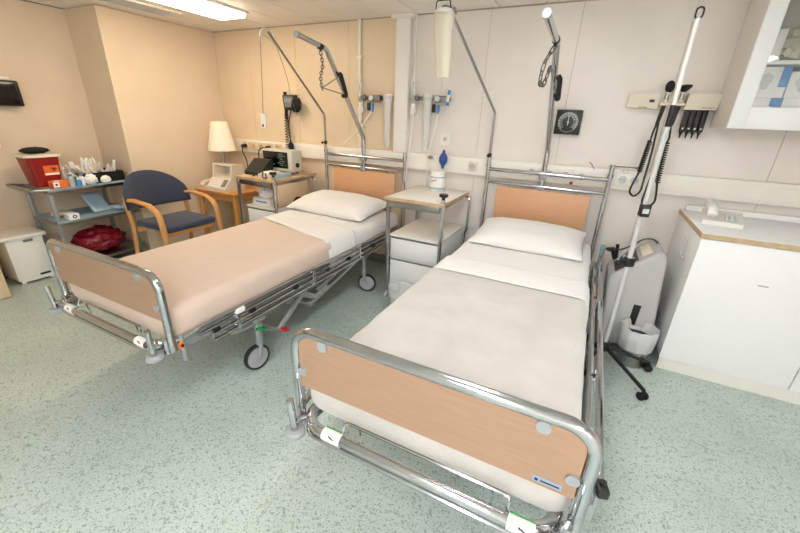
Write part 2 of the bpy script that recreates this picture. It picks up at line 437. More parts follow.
def make_bed(xc, dy, label, lin_mat, head_z, right):
    t = thing('hospital_bed', label, 'bed', (xc, -1.25 + dy, 0), 'hospital beds')
    X = lambda v: xc + v
    Y = lambda v: v + dy
    # mattress
    m = MB(); mattress_mesh(m, .425, .455, .606, -2.368, -.15, .05, wr=.004, seed=xc)
    m.bm.transform(Matrix.Translation((xc, dy, 0)))
    m.build('mattress', lin_mat, t)
    # perimeter frame + slatted platform
    f = MB()
    for s in (-1, 1):
        f.box(X(s * .40) - .018, X(s * .40) + .018, Y(-2.30), Y(-.10), .395, .445, .006)
    for y in (-2.28, -1.5, -.75, -.12): f.box(X(-.40), X(.40), Y(y) - .015, Y(y) + .015, .395, .44, .004)
    f.build('frame', 'grey_metal', t)
    p = MB()
    for k in range(18):
        y = -2.24 + k * .122; p.box(X(-.385), X(.385), Y(y), Y(y + .085), .441, .453, .003)
    p.build('platform', 'grey_metal', t)
    # footboard
    fb = MB(); zt = .783
    fb.box(X(-.416), X(.416), Y(-2.394), Y(-2.376), .578, zt - .012, 0)
    fb.bm.clear()
    o2 = [(X(px), .676 + pz) for px, pz in rect_round(.85, .198, .012, 3)]
    o2 = []
    for cx, cz, r, a0 in ((.425, zt, .055, 0), (-.425, zt, .055, 90), (-.425, .578, .008, 180), (.425, .578, .008, 270)):
        for k in range(6):
            a = R(a0 + 18 * k); sx = 1 if cx > 0 else -1; sz = 1 if cz > .7 else -1
            o2.append((X(cx - sx * r + r * math.cos(a)), cz - sz * r + r * math.sin(a)))
    fb.prism(o2, 'y', Y(-2.394), Y(-2.376))
    fo = fb.build('footboard', 'beech_panel', t)
    tb = MB(); tb.tube(fillet([(X(-.443), Y(-2.385), .43), (X(-.443), Y(-2.385), zt + .008), (X(.443), Y(-2.385), zt + .008), (X(.443), Y(-2.385), .43)], .075, 8), .0175, 14)
    tb.build('footboard_tube', 'chrome', fo, label='polished chrome tube')
    for (cx, cz, w, h) in ((-.325, zt - .018, .034, .034), (.325, zt - .018, .034, .034), (-.412, .64, .032, .03), (.412, .64, .032, .03)):
        c = MB(); c.prism([(X(cx) + px, cz + pz) for px, pz in rect_round(w, h, .014, 4)], 'y', Y(-2.402), Y(-2.368)); c.build('clip', 'roller_grey', fo)
    if right:
        c = MB(); c.box(X(.325), X(.395), Y(-2.3965), Y(-2.394), .588, .607, .001); c.mi = 1
        c.cbox((X(.335), Y(-2.397), .5975), (.008, .001, .008)); c.cbox((X(.367), Y(-2.397), .5975), (.045, .001, .004))
        c.build('name_plate', ['label_grey', 'ink'], fo, label='small grey-blue maker plate')
    # foot end bumper bars
    b = MB(); zb = .468
    b.tube(fillet([(X(-.405), Y(-2.24), zb - .03), (X(-.405), Y(-2.44), zb), (X(.405), Y(-2.44), zb), (X(.405), Y(-2.24), zb - .03)], .10, 8), .0185, 12)
    bo = b.build('bumper_bar', 'chrome', t)
    b = MB(); b.tube(fillet([(X(-.395), Y(-2.30), .425), (X(-.395), Y(-2.452), .443), (X(.395), Y(-2.452), .443), (X(.395), Y(-2.30), .425)], .09, 8), .0085, 10)
    b.build('lower_bar', 'chrome', bo)
    b = MB(); b.tube(fillet([(X(-.235), Y(-2.43), zb), (X(-.235), Y(-2.412), zb + .052), (X(.285), Y(-2.412), zb + .052), (X(.285), Y(-2.43), zb)], .014, 5), .0055, 8)
    for q in (-.18, .24): b.tube([(X(q), Y(-2.412), zb + .052), (X(q), Y(-2.40), zb - .02)], .004, 8)
    b.build('chart_rail', 'chrome', bo)
    for q in (-.265, .325):
        b = MB(); b.lathe([(.0192, -.034), (.0205, -.034), (.0205, .034), (.0192, .034)], (X(q), Y(-2.44), zb), 14, (1, 0, 0)); b.mi = 1
        b.cbox((X(q) - .004, Y(-2.4545), zb + .0125), (.004, .002, .004)); b.cbox((X(q) + .006, Y(-2.4575), zb + .010), (.022, .003, .004), (0, .35, 0)); b.mi = 2
        b.cbox((X(q), Y(-2.428), zb + .0165), (.066, .006, .003), (.5, 0, 0))
        b.build('label_band', ['paper', 'ink', 'green'], bo, label='white paper band with green edge')
    for s in (-1, 1):
        b = MB(); b.tube([(X(s * .413), Y(-2.452), .43), (X(s * .420), Y(-2.458), .565)], .0125, 12); b.tube([(X(s * .40), Y(-2.38), .45), (X(s * .413), Y(-2.452), .47)], .011, 8)
        b.cyl((X(s * .425), Y(-2.40), .42), (X(s * .425), Y(-2.40), .49), .014)
        ro = b.build('corner_post', 'chrome', t)
        b = MB(); b.lathe([(0, 0), (.028, 0), (.034, .006), (.034, .02), (.028, .026), (0, .026)], (X(s * .413), Y(-2.452), .414), 20); b.build('bumper_roller', 'roller_grey', ro)
    if not right:
        b = MB(); b.cbox((X(.468), Y(-2.36), .455), (.012, .02, .034), (0, 0, 0), .003); b.mi = 1; b.cyl((X(.474), Y(-2.36), .455), (X(.478), Y(-2.36), .455), .007); b.build('release_knob', ['orange', 'black_plastic'], t, label='orange release knob')
        b = MB(); b.cyl((X(.462), Y(-2.35), .37), (X(.462), Y(-2.35), .50), .011); b.build('rail_peg', 'grey_metal', t)
    # side rails, folded down
    for s in (-1, 1):
        b = MB(); xr = X(s * .464)
        zz = ((.492, .0115), (.456, .009), (.420, .0105), (.384, .0105))
        for z, r in zz: b.tube([(xr, Y(-2.27 if z > .44 else -2.2), z), (xr, Y(-.28), z + .012)], r, 10)
        for y in (-2.05, -1.45, -.9, -.4):
            b.box(xr - .014, xr + .010, Y(y) - .010, Y(y) + .010, .378, .490, .004)
            b.box(min(xr, X(s * .40)), max(xr, X(s * .40)), Y(y) - .012, Y(y) + .012, .405, .425)
        b.tube(bez([(X(s * .443), Y(-2.385), .47), (X(s * .452), Y(-2.33), .472), (xr, Y(-2.26), .492)], 8), .0125, 10)
        so = b.build('side_rail', 'chrome', t)
        for y, z in ((-2.04, .482),):
            c = MB(); c.cbox((xr + s * .002, Y(y), z), (.030, .055, .030), (0, 0, 0), .006); c.build('rail_clip', 'white_plastic', so, label='white plastic rail clip')
        for y in (-2.18, -1.96, -1.62, -1.3, -1.05, -.7):
            c = MB(); c.cbox((xr, Y(y), .44), (.026, .035, .026), (0, 0, 0), .006); c.build('rail_clip', 'black_plastic', so, label='black plastic rail clip')
    if right:
        # long outer rail that stands a little higher on the far side
        b = MB(); xr = X(.485)
        b.tube(fillet([(xr, Y(-2.30), .43), (xr, Y(-2.30), .565), (xr, Y(-.30), .575), (xr, Y(-.30), .43)], .04, 5), .0115, 10)
        for y in (-1.7, -.9): b.tube([(xr, Y(y), .43), (xr, Y(y), .57)], .008, 8)
        so = b.build('raised_side_rail', 'chrome', t)
        b = MB(); b.cyl((xr, Y(-.36), .42), (xr, Y(-.36), .66), .014); b.build('rail_post', 'grey_metal', so)
        b = MB(); b.cyl((xr, Y(-.36), .615), (xr, Y(-.36), .635), .0165); b.build('tape_band', 'teal', so, label='teal tape band')
        b = MB(); b.cbox((X(.482), Y(-2.35), .600), (.028, .04, .028), (0, 0, .3), .006); b.cyl((X(.482), Y(-2.35), .60), (X(.482), Y(-2.35), .625), .008); b.build('clamp_knob', 'dark_metal', t, label='dark clamp knob')
    # head end
    hb = MB()
    for s in (-1, 1): hb.tube([(X(s * .435), Y(-.106), .36), (X(s * .435), Y(-.106), head_z)], .0155, 12)
    hb.tube([(X(-.435), Y(-.106), 1.066), (X(.435), Y(-.106), 1.066)], .015, 12); hb.tube([(X(-.435), Y(-.106), .967), (X(.435), Y(-.106), .967)], .0135, 12)
    hb.tube([(X(-.435), Y(-.106), .42), (X(.435), Y(-.106), .42)], .0135, 10)
    for s in (-1, 1):
        hb.box(X(s * .25) - .012, X(s * .25) + .012, Y(-.098), Y(-.088), .42, .95); hb.cyl((X(s * .435), Y(-.106), 1.085), (X(s * .435), Y(-.106), 1.10), .021, 12)
    ho = hb.build('head_frame', 'chrome', t)
    hp = MB(); hp.box(X(-.342), X(.342), Y(-.116), Y(-.100), .68, .94, .003); hp.build('head_panel', 'beech_head', t)
    # undercarriage
    u = MB()
    for s in (-1, 1):
        u.tube([(X(s * .40), Y(-1.93), .35), (X(s * .40), Y(-.60), .375)], .015, 10)
        u.tube([(X(s * .39), Y(-1.72), .17), (X(s * .39), Y(-1.46), .335), (X(s * .37), Y(-1.35), .40)], .017, 8)
        u.tube([(X(s * .38), Y(-1.40), .20), (X(s * .38), Y(-.82), .33)], .013, 8); u.tube([(X(s * .36), Y(-1.52), .34), (X(s * .38), Y(-1.36), .24), (X(s * .38), Y(-1.22), .27)], .022, 10); u.tube([(X(s * .41), Y(-1.36), .30), (X(s * .41), Y(-.95), .39)], .013, 8)
        u.tube(bez([(X(s * .30), Y(-2.1), .38), (X(s * .36), Y(-2.02), .30), (X(s * .39), Y(-1.88), .30)], 10), .012, 8)
        u.cbox((X(s * .34), Y(-1.42), .33), (.05, .07, .06), (.3, 0, 0), .008); u.cbox((X(s * .34), Y(-1.56), .30), (.04, .06, .05), (.5, 0, 0), .008)
        u.cbox((X(s * .39), Y(-1.87), .335), (.06, .08, .045), (0, 0, 0), .008); u.cbox((X(s * .37), Y(-.67), .335), (.06, .08, .045), (0, 0, 0), .008)
    for y in (-1.9, -.65): u.box(X(-.37), X(.37), Y(y) - .02, Y(y) + .02, .32, .35, .004)
    u.tube([(X(-.38), Y(-1.40), .20), (X(.38), Y(-1.40), .20)], .016, 10); u.tube([(X(-.39), Y(-1.72), .17), (X(.39), Y(-1.72), .17)], .014, 10)
    u.box(X(-.12), X(.12), Y(-1.7), Y(-.9), .33, .39, .01)
    u.build('undercarriage', 'satin_metal', t)
    for s in (-1, 1):
        caster(t, X(s * .395), Y(-1.88), .08, .33, R(-100 if s > 0 else 70)); caster(t, X(s * .365), Y(-.68), .078, .33, R(20 if s > 0 else 120))
        b = MB(); b.tube([(X(s * .41), Y(-1.90), .27), (X(s * .43), Y(-1.73), .185)], .007, 8); po = b.build('brake_lever', 'grey_metal', t)
        b = MB(); b.cbox((X(s * .415), Y(-1.875), .262), (.03, .06, .02), (-.4, 0, 0), .007); b.build('pedal', 'green', po, label='green pedal')
        b = MB(); b.cbox((X(s * .435), Y(-1.715), .178), (.032, .065, .022), (-.45, 0, 0), .007); b.build('pedal', 'red', po, label='red pedal')
    return t

XB1, DY1, XB2, DY2 = -1.055, .018, .575, 0.
make_bed(XB1, DY1, 'chrome-framed hospital bed under a pinkish beige blanket, the bed beside the blue chair', 'linen_white', 1.135, False)
make_bed(XB2, DY2, 'chrome-framed hospital bed under a cream fleece blanket, the bed nearest the camera', 'linen_white', 1.17, True)

def blanket(xc, dy, y1, m, label, skew, seed, name='blanket', y0=None, off=.007, wr=.004, cat='blanket', grp='bed covers'):
    b = MB(); foot = y0 is None
    mattress_mesh(b, .425, .455, .606, -2.368 if foot else y0, y1, .05, off=off, foot_closed=foot, head_closed=False, wr=wr, seed=seed, skew=skew, ny=70 if foot else 10)
    b.bm.transform(Matrix.Translation((xc, dy, 0)))
    return tag(b.build(name, m, angle=60), label, cat, grp)
blanket(XB1, DY1, -1.10, 'linen_pink', 'pinkish beige blanket tucked over the bed beside the blue chair', -.26, 1.7)
blanket(XB2, DY2, -1.235, 'fleece_cream', 'cream fleece blanket tucked over the bed nearest the camera', 0., 5.1)
def folded_sheet(xc, dy, y0, y1, label, skew, seed):
    b = MB(); nlay = 3
    for k in range(nlay):
        yy0 = y0 + k * (y1 - y0) * .24
        prof = []
    def fn(u, v):
        x = (u * 2 - 1) * .445; y = y0 + (y1 - y0) * v + skew * x
        ed = max(0., abs(x) - .375); z = .6165 + .006 * max(0., 1 - v * 1.2) * 0 + .0035 * math.sin(v * PI * 6) ** 2 + .004 * noise.noise(V((x * 3 + seed, y * 9, 2)))
        z -= ed * ed * 8 if ed < .06 else ed * ed * 8
        if abs(x) > .42: z -= (abs(x) - .42) * 2.5
        if abs(x) > .438: x = math.copysign(.4385, x)
        return V((xc + x, dy + y, z))
    def fn2(u, v):
        # drape over the side: continue down
        return fn(u, v)
    b.grid(fn, 48, 26)
    # side drops
    for s in (-1, 1):
        def side(u, v, s=s):
            p = fn(1. if s > 0 else 0., v); q = p.copy(); q.z = p.z - u * .10; q.x = p.x + s * (.004 + .004 * noise.noise(V((v * 7, u * 2, seed)))) * u
            return q
        b.grid(side, 5, 26)
    bmesh.ops.remove_doubles(b.bm, verts=list(b.bm.verts), dist=.0004)
    o = b.build('folded_sheet', 'linen_white', angle=70)
    md = o.modifiers.new('thickness', 'SOLIDIFY'); md.thickness = .004; md.offset = 1
    return tag(o, label, 'sheet', 'folded white sheets')
folded_sheet(XB1, DY1, -1.13, -.80, 'white top sheet folded back over the beige blanket', -.26, 3)
folded_sheet(XB2, DY2, -1.26, -1.02, 'white top sheet folded back over the cream blanket', 0, 9)

def pillow(c, w, d, h, rz, label, seed):
    b = MB()
    def f(top):
        def fn(u, v):
            a, e = u * 2 - 1, v * 2 - 1
            k = (max(0, 1 - abs(a) ** 3.2) ** .55) * (max(0, 1 - abs(e) ** 2.6) ** .6)
            pin = 1 - .06 * (1 - abs(a) ** 2) * abs(e) ** 4; pin2 = 1 - .05 * (1 - abs(e) ** 2) * abs(a) ** 4
            x = a * w / 2 * pin2; y = e * d / 2 * pin
            z = h * .5 * k * (1 if top else -.55)
            z += .008 * k * noise.noise(V((x * 7 + seed, y * 8, seed))) + .005 * k * noise.noise(V((x * 18, y * 5 + x * 9, seed)))
            return V((x, y, z))
        return fn
    b.grid(f(True), 36, 26); b.grid(f(False), 36, 26)
    bmesh.ops.remove_doubles(b.bm, verts=list(b.bm.verts), dist=.001)
    b.bm.transform(Matrix.Translation(c) @ Matrix.Rotation(rz, 4, 'Z') @ Matrix.Rotation(R(7), 4, 'X'))
    return tag(b.build('pillow', 'linen_white', angle=80), label, 'pillow', 'white pillows')
pillow((XB1 - .05, -.43, .66), .84, .50, .20, R(-3), 'white pillow on the bed beside the blue chair', 2)
pillow((XB2 - .005, -.44, .655), .76, .50, .17, R(0), 'white pillow on the bed nearest the camera', 6)

# ------------------------------------------------------------------ trapeze poles and IV poles
def trapeze(xc, tip_y, label, zb=1.875, sl=.13):
    t = thing('trapeze_pole', label, 'lifting pole', (xc, -.10, .93), 'bed lifting poles')
    b = MB()
    tz = zb + (abs(tip_y) - .605) * sl
    path = fillet([(xc, -.082, .93), (xc, -.085, 1.235), (xc, -.605, zb), (xc, tip_y, tz)], .06, 7)
    b.tube(path, .0185, 14); b.build('pole', 'chrome', t)
    e = V((xc, tip_y, tz)); dr = V((0, -1, sl)).normalized()
    b = MB(); b.cyl(e - dr * .005, e + dr * .012, .021, 16); b.build('end_cap', 'roller_grey', t, label='pale plastic end cap')
    b = MB(); b.cyl((xc, -.655, zb + .004), (xc, -.69, zb + .007), .0215, 14); b.tube([(xc, -.672, zb - .012), (xc, -.672, zb - .027)], .008, 8); b.build('strap_clamp', 'dark_metal', t)
    b = MB()
    for z in (.955, 1.05): b.box(xc - .03, xc + .03, -.115, -.075, z - .02, z + .02, .004)
    b.build('socket_clamp', 'grey_metal', t)
trapeze(XB1, -.915, 'bent chrome lifting pole rising behind the bed beside the blue chair')
trapeze(XB2 - .012, -1.12, 'bent chrome lifting pole rising behind the bed nearest the camera', 1.848, .06)

def chain_links(b, pts):
    for i in range(len(pts) - 1):
        a, c = pts[i], pts[i + 1]; d = (c - a).normalized(); u = d.orthogonal().normalized(); w = d.cross(u)
        if i % 2: u, w = w, u
        L = (c - a).length * .74; mid = (a + c) / 2
        b.tube([mid + d * L * math.cos(q) + u * .0105 * math.sin(q) for q in [2 * PI * k / 12 for k in range(12)]], .0036, 6, closed=True)
def trapeze_handle(xc, chainpts, apex, g0, g1, label):
    t = thing('bed_trapeze', label, 'handle', apex, 'hanging grab handles')
    b = MB(); pts = bez(chainpts, 14); chain_links(b, pts); b.build('chain', 'chain_metal', t)
    b = MB(); apex, g0, g1 = V(apex), V(g0), V(g1)
    b.tube([apex, g0], .0038, 8); b.tube([apex, g1], .0038, 8); b.build('triangle_straps', 'mid_grey', t)
    d = (g1 - g0).normalized(); back = (apex - (g0 + g1) / 2).normalized()
    b = MB(); b.tube(fillet([g0 + back * .035, g0 - d * .012, g1 + d * .012, g1 + back * .045], .02, 5), .016, 12); b.build('grip', 'black_plastic', t, label='black moulded grip')
trapeze_handle(XB1, [(XB1 + .0, -.672, 1.85), (XB1 + .012, -.668, 1.76), (XB1 - .008, -.672, 1.68), (XB1, -.668, 1.595)], (XB1 + .002, -.668, 1.61), (XB1 + .035, -.47, 1.715), (XB1 + .035, -.40, 1.575), 'black grab handle on a chain from the lifting pole beside the blue chair')
xq = XB2 - .012
trapeze_handle(xq, [(xq, -.672, 1.82), (xq - .03, -.73, 1.74), (xq - .045, -.71, 1.64), (xq - .03, -.65, 1.63), (xq - .022, -.60, 1.70), (xq - .02, -.57, 1.735)], (xq - .02, -.57, 1.735), (xq + .042, -.52, 1.66), (xq + .042, -.44, 1.56), 'black grab handle hooked on the lifting pole of the nearest bed')

def iv_pole(base, pts, label, hook):
    t = thing('iv_pole', label, 'pole', base, 'bent chrome drip poles')
    b = MB(); b.tube(fillet(pts, .03, 5), .0095, 10); b.build('pole', 'steel', t)
    b = MB(); b.cyl((base[0], base[1], base[2] + .02), (base[0], base[1], base[2] + .05), .017, 12); b.cyl((base[0], base[1] - .004, base[2] + .035), (base[0], base[1] - .045, base[2] + .035), .006, 8); b.ell((base[0], base[1] - .05, base[2] + .035), .012, .01, .012); b.build('clamp', 'black_plastic', t)
    e = V(pts[-1]); h = V(hook)
    b = MB(); b.tube(bez([e - h * .03, e + h * .03 + V((0, 0, .012)), e + h * .07 - V((0, 0, .01)), e + h * .085 - V((0, 0, .06)), e + h * .06 - V((0, 0, .075))], 16), .006, 8); b.tube(bez([e - h * .02, e - h * .04 + V((0, 0, .012)), e - h * .055 - V((0, 0, .02))], 8), .006, 8)
    b.build('hook', 'white_plastic' if hook[1] < -.9 else 'steel', t)
iv_pole((XB1 - .435, -.09, 1.135), [(XB1 - .435, -.09, .55), (XB1 - .435, -.09, 1.42), (XB1 - .435, -.735, 1.985)], 'bent chrome drip pole beside the wall-mounted pressure gauge', (0, -1, 0))
iv_pole((.138, -.106, 1.135), [(.138, -.106, .55), (.138, -.106, 1.485), (-.11, -.575, 2.065)], 'bent chrome drip pole with a plastic sleeve hanging from its tip', (-.47, -.88, 0))

t = thing('call_pendant', 'small white tag hanging on a thin cord from the left drip pole', 'call pendant', (-1.49, -.86, 1.30))
b = MB(); b.prism([(-1.49 + px, 1.36 + pz) for px, pz in rect_round(.055, .105, .012, 3)], 'y', -.868, -.852); b.mi = 1; b.cyl((-1.492, -.868, 1.325), (-1.492, -.872, 1.325), .010, 12); b.build('tag', ['white_plastic', 'red'], t)
b = MB(); b.tube(bez([(-1.49, -.86, 1.41), (-1.478, -.85, 1.65), (-1.477, -.83, 1.94)], 10), .0022, 6)
b.tube(bez([(-1.477, -.80, 1.955), (-1.477, -.68, 1.9), (-1.55, -.50, 1.70), (-1.70, -.30, 1.55), (-1.80, -.12, 1.40)], 20), .002, 6); b.build('cord', 'mid_grey', t)

# plastic sleeve hung on right pole
t = thing('plastic_sleeve', 'tall translucent plastic sleeve hanging below the ceiling between the beds', 'bag', (-.125, -.63, 1.70))
b = MB()
def sleeve(u, v):
    a = 2 * PI * v; k = 1 - .35 * u; wob = 1 + .10 * noise.noise(V((math.cos(a) * 2, math.sin(a) * 2, u * 4)))
    return V((-.125 + .02 * u + .066 * k * wob * math.cos(a), -.63 + .035 * k * wob * math.sin(a), 2.035 - .36 * u))
b.grid(sleeve, 14, 18, wrap=True); b.build('sleeve', 'milky_plastic', t)
b = MB(); b.lathe([(0, 0), (.05, .0), (.056, .012), (.05, .022), (0, .022)], (-.125, -.63, 2.03), 18); b.build('lid', 'white_plastic', t)
b = MB(); b.tube(fillet([(-.18, -.63, 2.04), (-.18, -.63, 2.10), (-.09, -.63, 2.10), (-.08, -.63, 2.04)], .015, 4), .004, 8); b.build('hanger', 'dark_metal', t)
b = MB()
def inner(u, v):
    a = 2 * PI * v; return V((-.122 + .018 * u + .030 * (1 - .3 * u) * math.cos(a), -.63 + .016 * math.sin(a), 2.02 - .335 * u))
b.grid(inner, 8, 12, wrap=True); b.build('contents', 'glove_white', t)

# ------------------------------------------------------------------ overbed tables, drawer units
def overbed_table(x0, label, top_m, grp='wheeled bedside tables'):
    w, y0, y1, z = .475, -.685, -.07, .858
    t = thing('overbed_table', label, 'table', (x0 + w / 2, (y0 + y1) / 2, 0), grp)
    b = MB(); b.box(x0, x0 + w, y0, y1, z - .02, z, .003); to = b.build('tabletop', top_m, t)
    b = MB()
    for a in ((x0 - .003, x0 + w + .003, y0 - .004, y0 - .0005), (x0 - .003, x0 + w + .003, y1 + .0005, y1 + .004), (x0 - .004, x0 - .0005, y0, y1), (x0 + w + .0005, x0 + w + .004, y0, y1)):
        b.box(*a, z - .022, z + .001)
    b.build('edge_band', 'wood_edge', to, label='light wood edge band')
    f = MB()
    f.box(x0 + .01, x0 + w - .03, y0 + .012, y0 + .03, z - .075, z - .022, .003)
    f.box(x0 + .012, x0 + .03, y0 + .03, y1 - .02, z - .06, z - .022, .003)
    f.box(x0 + w - .05, x0 + w - .03, y0 + .03, y1 - .05, z - .06, z - .022, .003)
    f.build('under_frame', 'steel', t)
    for lx, ly in ((x0 + .02, y0 + .02), (x0 + .02, y1 - .03)):
        f = MB(); f.box(lx - .013, lx + .013, ly - .013, ly + .013, .07, z - .022, .003); lo = f.build('leg', 'steel', t)
        f = MB(); f.cyl((lx, ly, .04), (lx, ly, .07), .008); f.lathe([(0, -.011), (.021, -.011), (.023, 0), (.021, .011), (0, .011)], (lx, ly - .006, .0225), 16, (1, 0, 0)); f.build('wheel', 'light_grey', lo)
    px, py = x0 + w - .012, y0 + .03
    f = MB(); f.tube([(px, py, .06), (px, py, .885)], .0135, 12); f.cyl((px, py, .80), (px, py, .865), .021, 14); f.cyl((px, py, .60), (px, py, .74), .018, 14)
    lo = f.build('height_post', 'chrome', t)
    f = MB(); f.lathe([(0, 0), (.012, 0), (.014, .018), (.03, .022), (.034, .032), (.03, .042), (0, .044)], (px, py, .885), 18); f.build('knob', 'black_plastic', lo, label='black locking knob')
    f = MB(); f.cyl((px, py, .04), (px, py, .07), .008); f.lathe([(0, -.011), (.021, -.011), (.023, 0), (.021, .011), (0, .011)], (px, py - .006, .0225), 16, (1, 0, 0)); f.build('wheel', 'light_grey', lo)
    px, py = x0 + w + .012, y1 - .05
    f = MB(); f.tube(fillet([(px - .03, py, z - .03), (px + .02, py - .02, z - .03), (px + .02, py - .02, .55), (px, py, .50), (px, py, .06)], .035, 6), .0105, 10)
    lo = f.build('rear_post', 'chrome', t)
    f = MB(); f.cyl((px, py, .04), (px, py, .07), .008); f.lathe([(0, -.011), (.021, -.011), (.023, 0), (.021, .011), (0, .011)], (px, py - .006, .0225), 16, (1, 0, 0)); f.build('wheel', 'light_grey', lo)
    if x0 < -1: f = MB(); f.box(x0 + w - .045, x0 + w - .033, y0 + .08, y1 - .09, z - .26, z - .06, .002); f.build('side_panel', 'beige_board', t)
    return t
overbed_table(-.485, 'wheeled bedside table with pale top standing between the two beds', 'table_laminate')
overbed_table(-2.115, 'wheeled bedside table carrying the monitor left of the beds', 'pale_wood')

def drawer_unit(x0, x1, y0, y1, z, label):
    t = thing('drawer_unit', label, 'drawers', ((x0 + x1) / 2, (y0 + y1) / 2, 0), 'white bedside drawer units')
    b = MB(); b.box(x0, x1, y0 + .018, y1, .045, z - .016, .003); b.build('body', 'white_laminate', t)
    b = MB(); b.box(x0 - .006, x1 + .006, y0 - .004, y1, z - .016, z, .003); b.build('top', 'table_laminate', t)
    zs = [(z - .185, z - .03), (.06, z - .215)]
    for a, c in zs:
        b = MB(); b.box(x0 + .004, x1 - .004, y0, y0 + .018, a, c, .003); d = b.build('drawer_front', 'white_laminate', t)
        b = MB(); b.box(x0 + .004, x1 - .004, y0 - .003, y0 + .012, c - .002, c + .006, .001); b.build('finger_pull', 'mid_grey', d)
    for x in (x0 + .04, x1 - .04):
        for y in (y0 + .06, y1 - .06):
            b = MB(); b.lathe([(0, -.01), (.02, -.01), (.022, 0), (.02, .01), (0, .01)], (x, y, .022), 14, (1, 0, 0)); b.cyl((x, y, .03), (x, y, .046), .008); b.build('wheel', 'mid_grey', t)
drawer_unit(-.455, -.035, -.635, -.06, .555, 'white two-drawer unit under the table between the two beds')
drawer_unit(-2.07, -1.69, -.62, -.06, .575, 'white drawer unit with tissues under the table left of the beds')

# clear waste bin in front of the drawers
t = thing('waste_bin', 'small clear-lined waste bin in front of the white drawers between the beds', 'bin', (-.275, -.775, 0))
b = MB(); b.lathe([(0, .004), (.07, .004), (.09, .175), (.094, .175), (.074, 0), (0, 0)], (-.275, -.775, 0), 24); b.build('basket', 'clear_plastic', t)
b = MB(); b.lathe([(.03, .06), (.075, .10), (.088, .178), (.101, .183), (.104, .15), (.099, .12)], (-.275, -.775, 0), 30)
for v in b.bm.verts:
    v.co += V((noise.noise(v.co * 30), noise.noise(v.co * 30 + V((5, 5, 5))), noise.noise(v.co * 25))) * .006
b.build('liner_bag', 'bag_film', t)

# wipes tub + blue bulb on the mid table
t = thing('wipes_tub', 'white round wipes tub with blue label on the table between the beds', 'tub', (-.262, -.17, .858))
b = MB(); b.lathe([(0, 0), (.062, 0), (.066, .006), (.066, .120), (.062, .126), (0, .126)], (-.262, -.17, .858), 28); b.build('body', 'white_plastic', t)
b = MB(); b.lathe([(0, .0), (.063, 0), (.063, .028), (.056, .036), (0, .038)], (-.262, -.17, .984), 28); b.build('lid', 'white_plastic', t)
b = MB(); b.lathe([(.0665, .016), (.0668, .016), (.0668, .03), (.0665, .03)], (-.262, -.17, .858), 28); b.lathe([(.0665, .108), (.0668, .108), (.0668, .118), (.0665, .118)], (-.262, -.17, .858), 28); b.build('label_stripe', 'pale_blue', t)
b = MB()
for k, (du, dv) in enumerate(((-.022, 0), (-.009, .003), (.004, .006), (.017, .009))):
    an = -PI / 2 - .15 + du / .067; p = V((-.262 + .0672 * math.cos(an), -.17 + .0672 * math.sin(an), .94 + dv))
    b.tube([p + V((-.004, 0, -.008)), p + V((.002, 0, .008)), p + V((.006, 0, -.006))], .0018, 6)
b.build('lettering', 'purple_ink', t)
tag(MB().lathe([(0, -.078), (.010, -.077), (.012, -.058), (.016, -.052), (.034, -.022), (.036, .01), (.026, .038), (.013, .052), (.011, .072), (.008, .076), (0, .076)], (-.257, -.088, 1.107), 20).build('squeeze_bulb', 'blue_rubber'), 'blue rubber squeeze bulb above the white wipes tub', 'bulb')

# ------------------------------------------------------------------ wall fittings
def socket(x, z, w, h, label, m='white_plastic', y=-.053, n=1, name='wall_socket', cat='socket', grp='sockets on the wall trunking', face='cream_plastic'):
    t = thing(name, label, cat, (x, y, z), grp)
    b = MB(); b.box(x - w / 2, x + w / 2, y - .010, y, z - h / 2, z + h / 2, .003); b.build('plate', m, t)
    for k in range(n):
        cx = x + (k - (n - 1) / 2) * w / n
        b = MB(); b.lathe([(0, .0), (.021, 0), (.024, .004), (.026, .004), (.026, -.002), (0, -.002)], (cx, y - .0115, z), 18, (0, -1, 0)); o = b.build('insert', face, t)
        b = MB(); b.cyl((cx - .009, y - .0125, z), (cx - .009, y - .0145, z), .003, 8); b.cyl((cx + .009, y - .0125, z), (cx + .009, y - .0145, z), .003, 8); b.build('pin_holes', 'ink', o)
for x, lb in ((-2.62, 'wall socket with black plug nearest the lamp shade'), (-2.50, 'second wall socket from the lamp, black plug lead beside it'), (-2.38, 'third wall socket from the lamp, nothing plugged in'), (-2.26, 'wall socket with curved black plug behind the monitor'), (-2.14, 'wall socket just left of the monitor top')):
    socket(x, 1.066, .095, .085, lb, m='beige_board', face='wood_edge')
socket(-.005, 1.065, .078, .08, 'square pink-grey wall socket right of the white wipes tub', m='cream_plastic', face='grey_plastic')
for x, lb in ((.47, 'wall socket directly left of the red button behind the nearest bed'), (.605, 'first round wall socket right of the lifting pole'), (.715, 'second round wall socket right of the lifting pole'), (.825, 'third round wall socket right of the lifting pole')):
    socket(x, 1.066, .10, .088, lb, m='trim', face='light_grey')
socket(1.13, 1.072, .15, .085, 'wide double wall socket right of the nearest bed head post', m='trim', n=2, face='light_grey')
tag(MB().lathe([(0, 0), (.012, 0), (.012, .008), (.006, .014), (0, .014)], (.765, -.053, 1.012), 14, (0, -1, 0)).build('red_button', 'red'), 'small red button on the trunking above the nearest bed panel', 'button')
tag(MB().tube(bez([(.86, -.03, 1.165), (.865, -.07, 1.172), (.885, -.085, 1.15), (.90, -.075, 1.128)], 10), .0035, 6).build('wall_hook', 'steel'), 'small metal hook above the sockets left of the head post', 'hook', 'trunking hooks')
t = thing('hook_rail', 'thin grey rod with a ring sticking out over the double socket', 'rail', (1.08, -.06, 1.16))
b = MB(); b.tube([(.99, -.075, 1.158), (1.158, -.055, 1.158)], .004, 6); b.ell((1.16, -.055, 1.158), .012, .008, .008); b.build('rod', 'mid_grey', t)
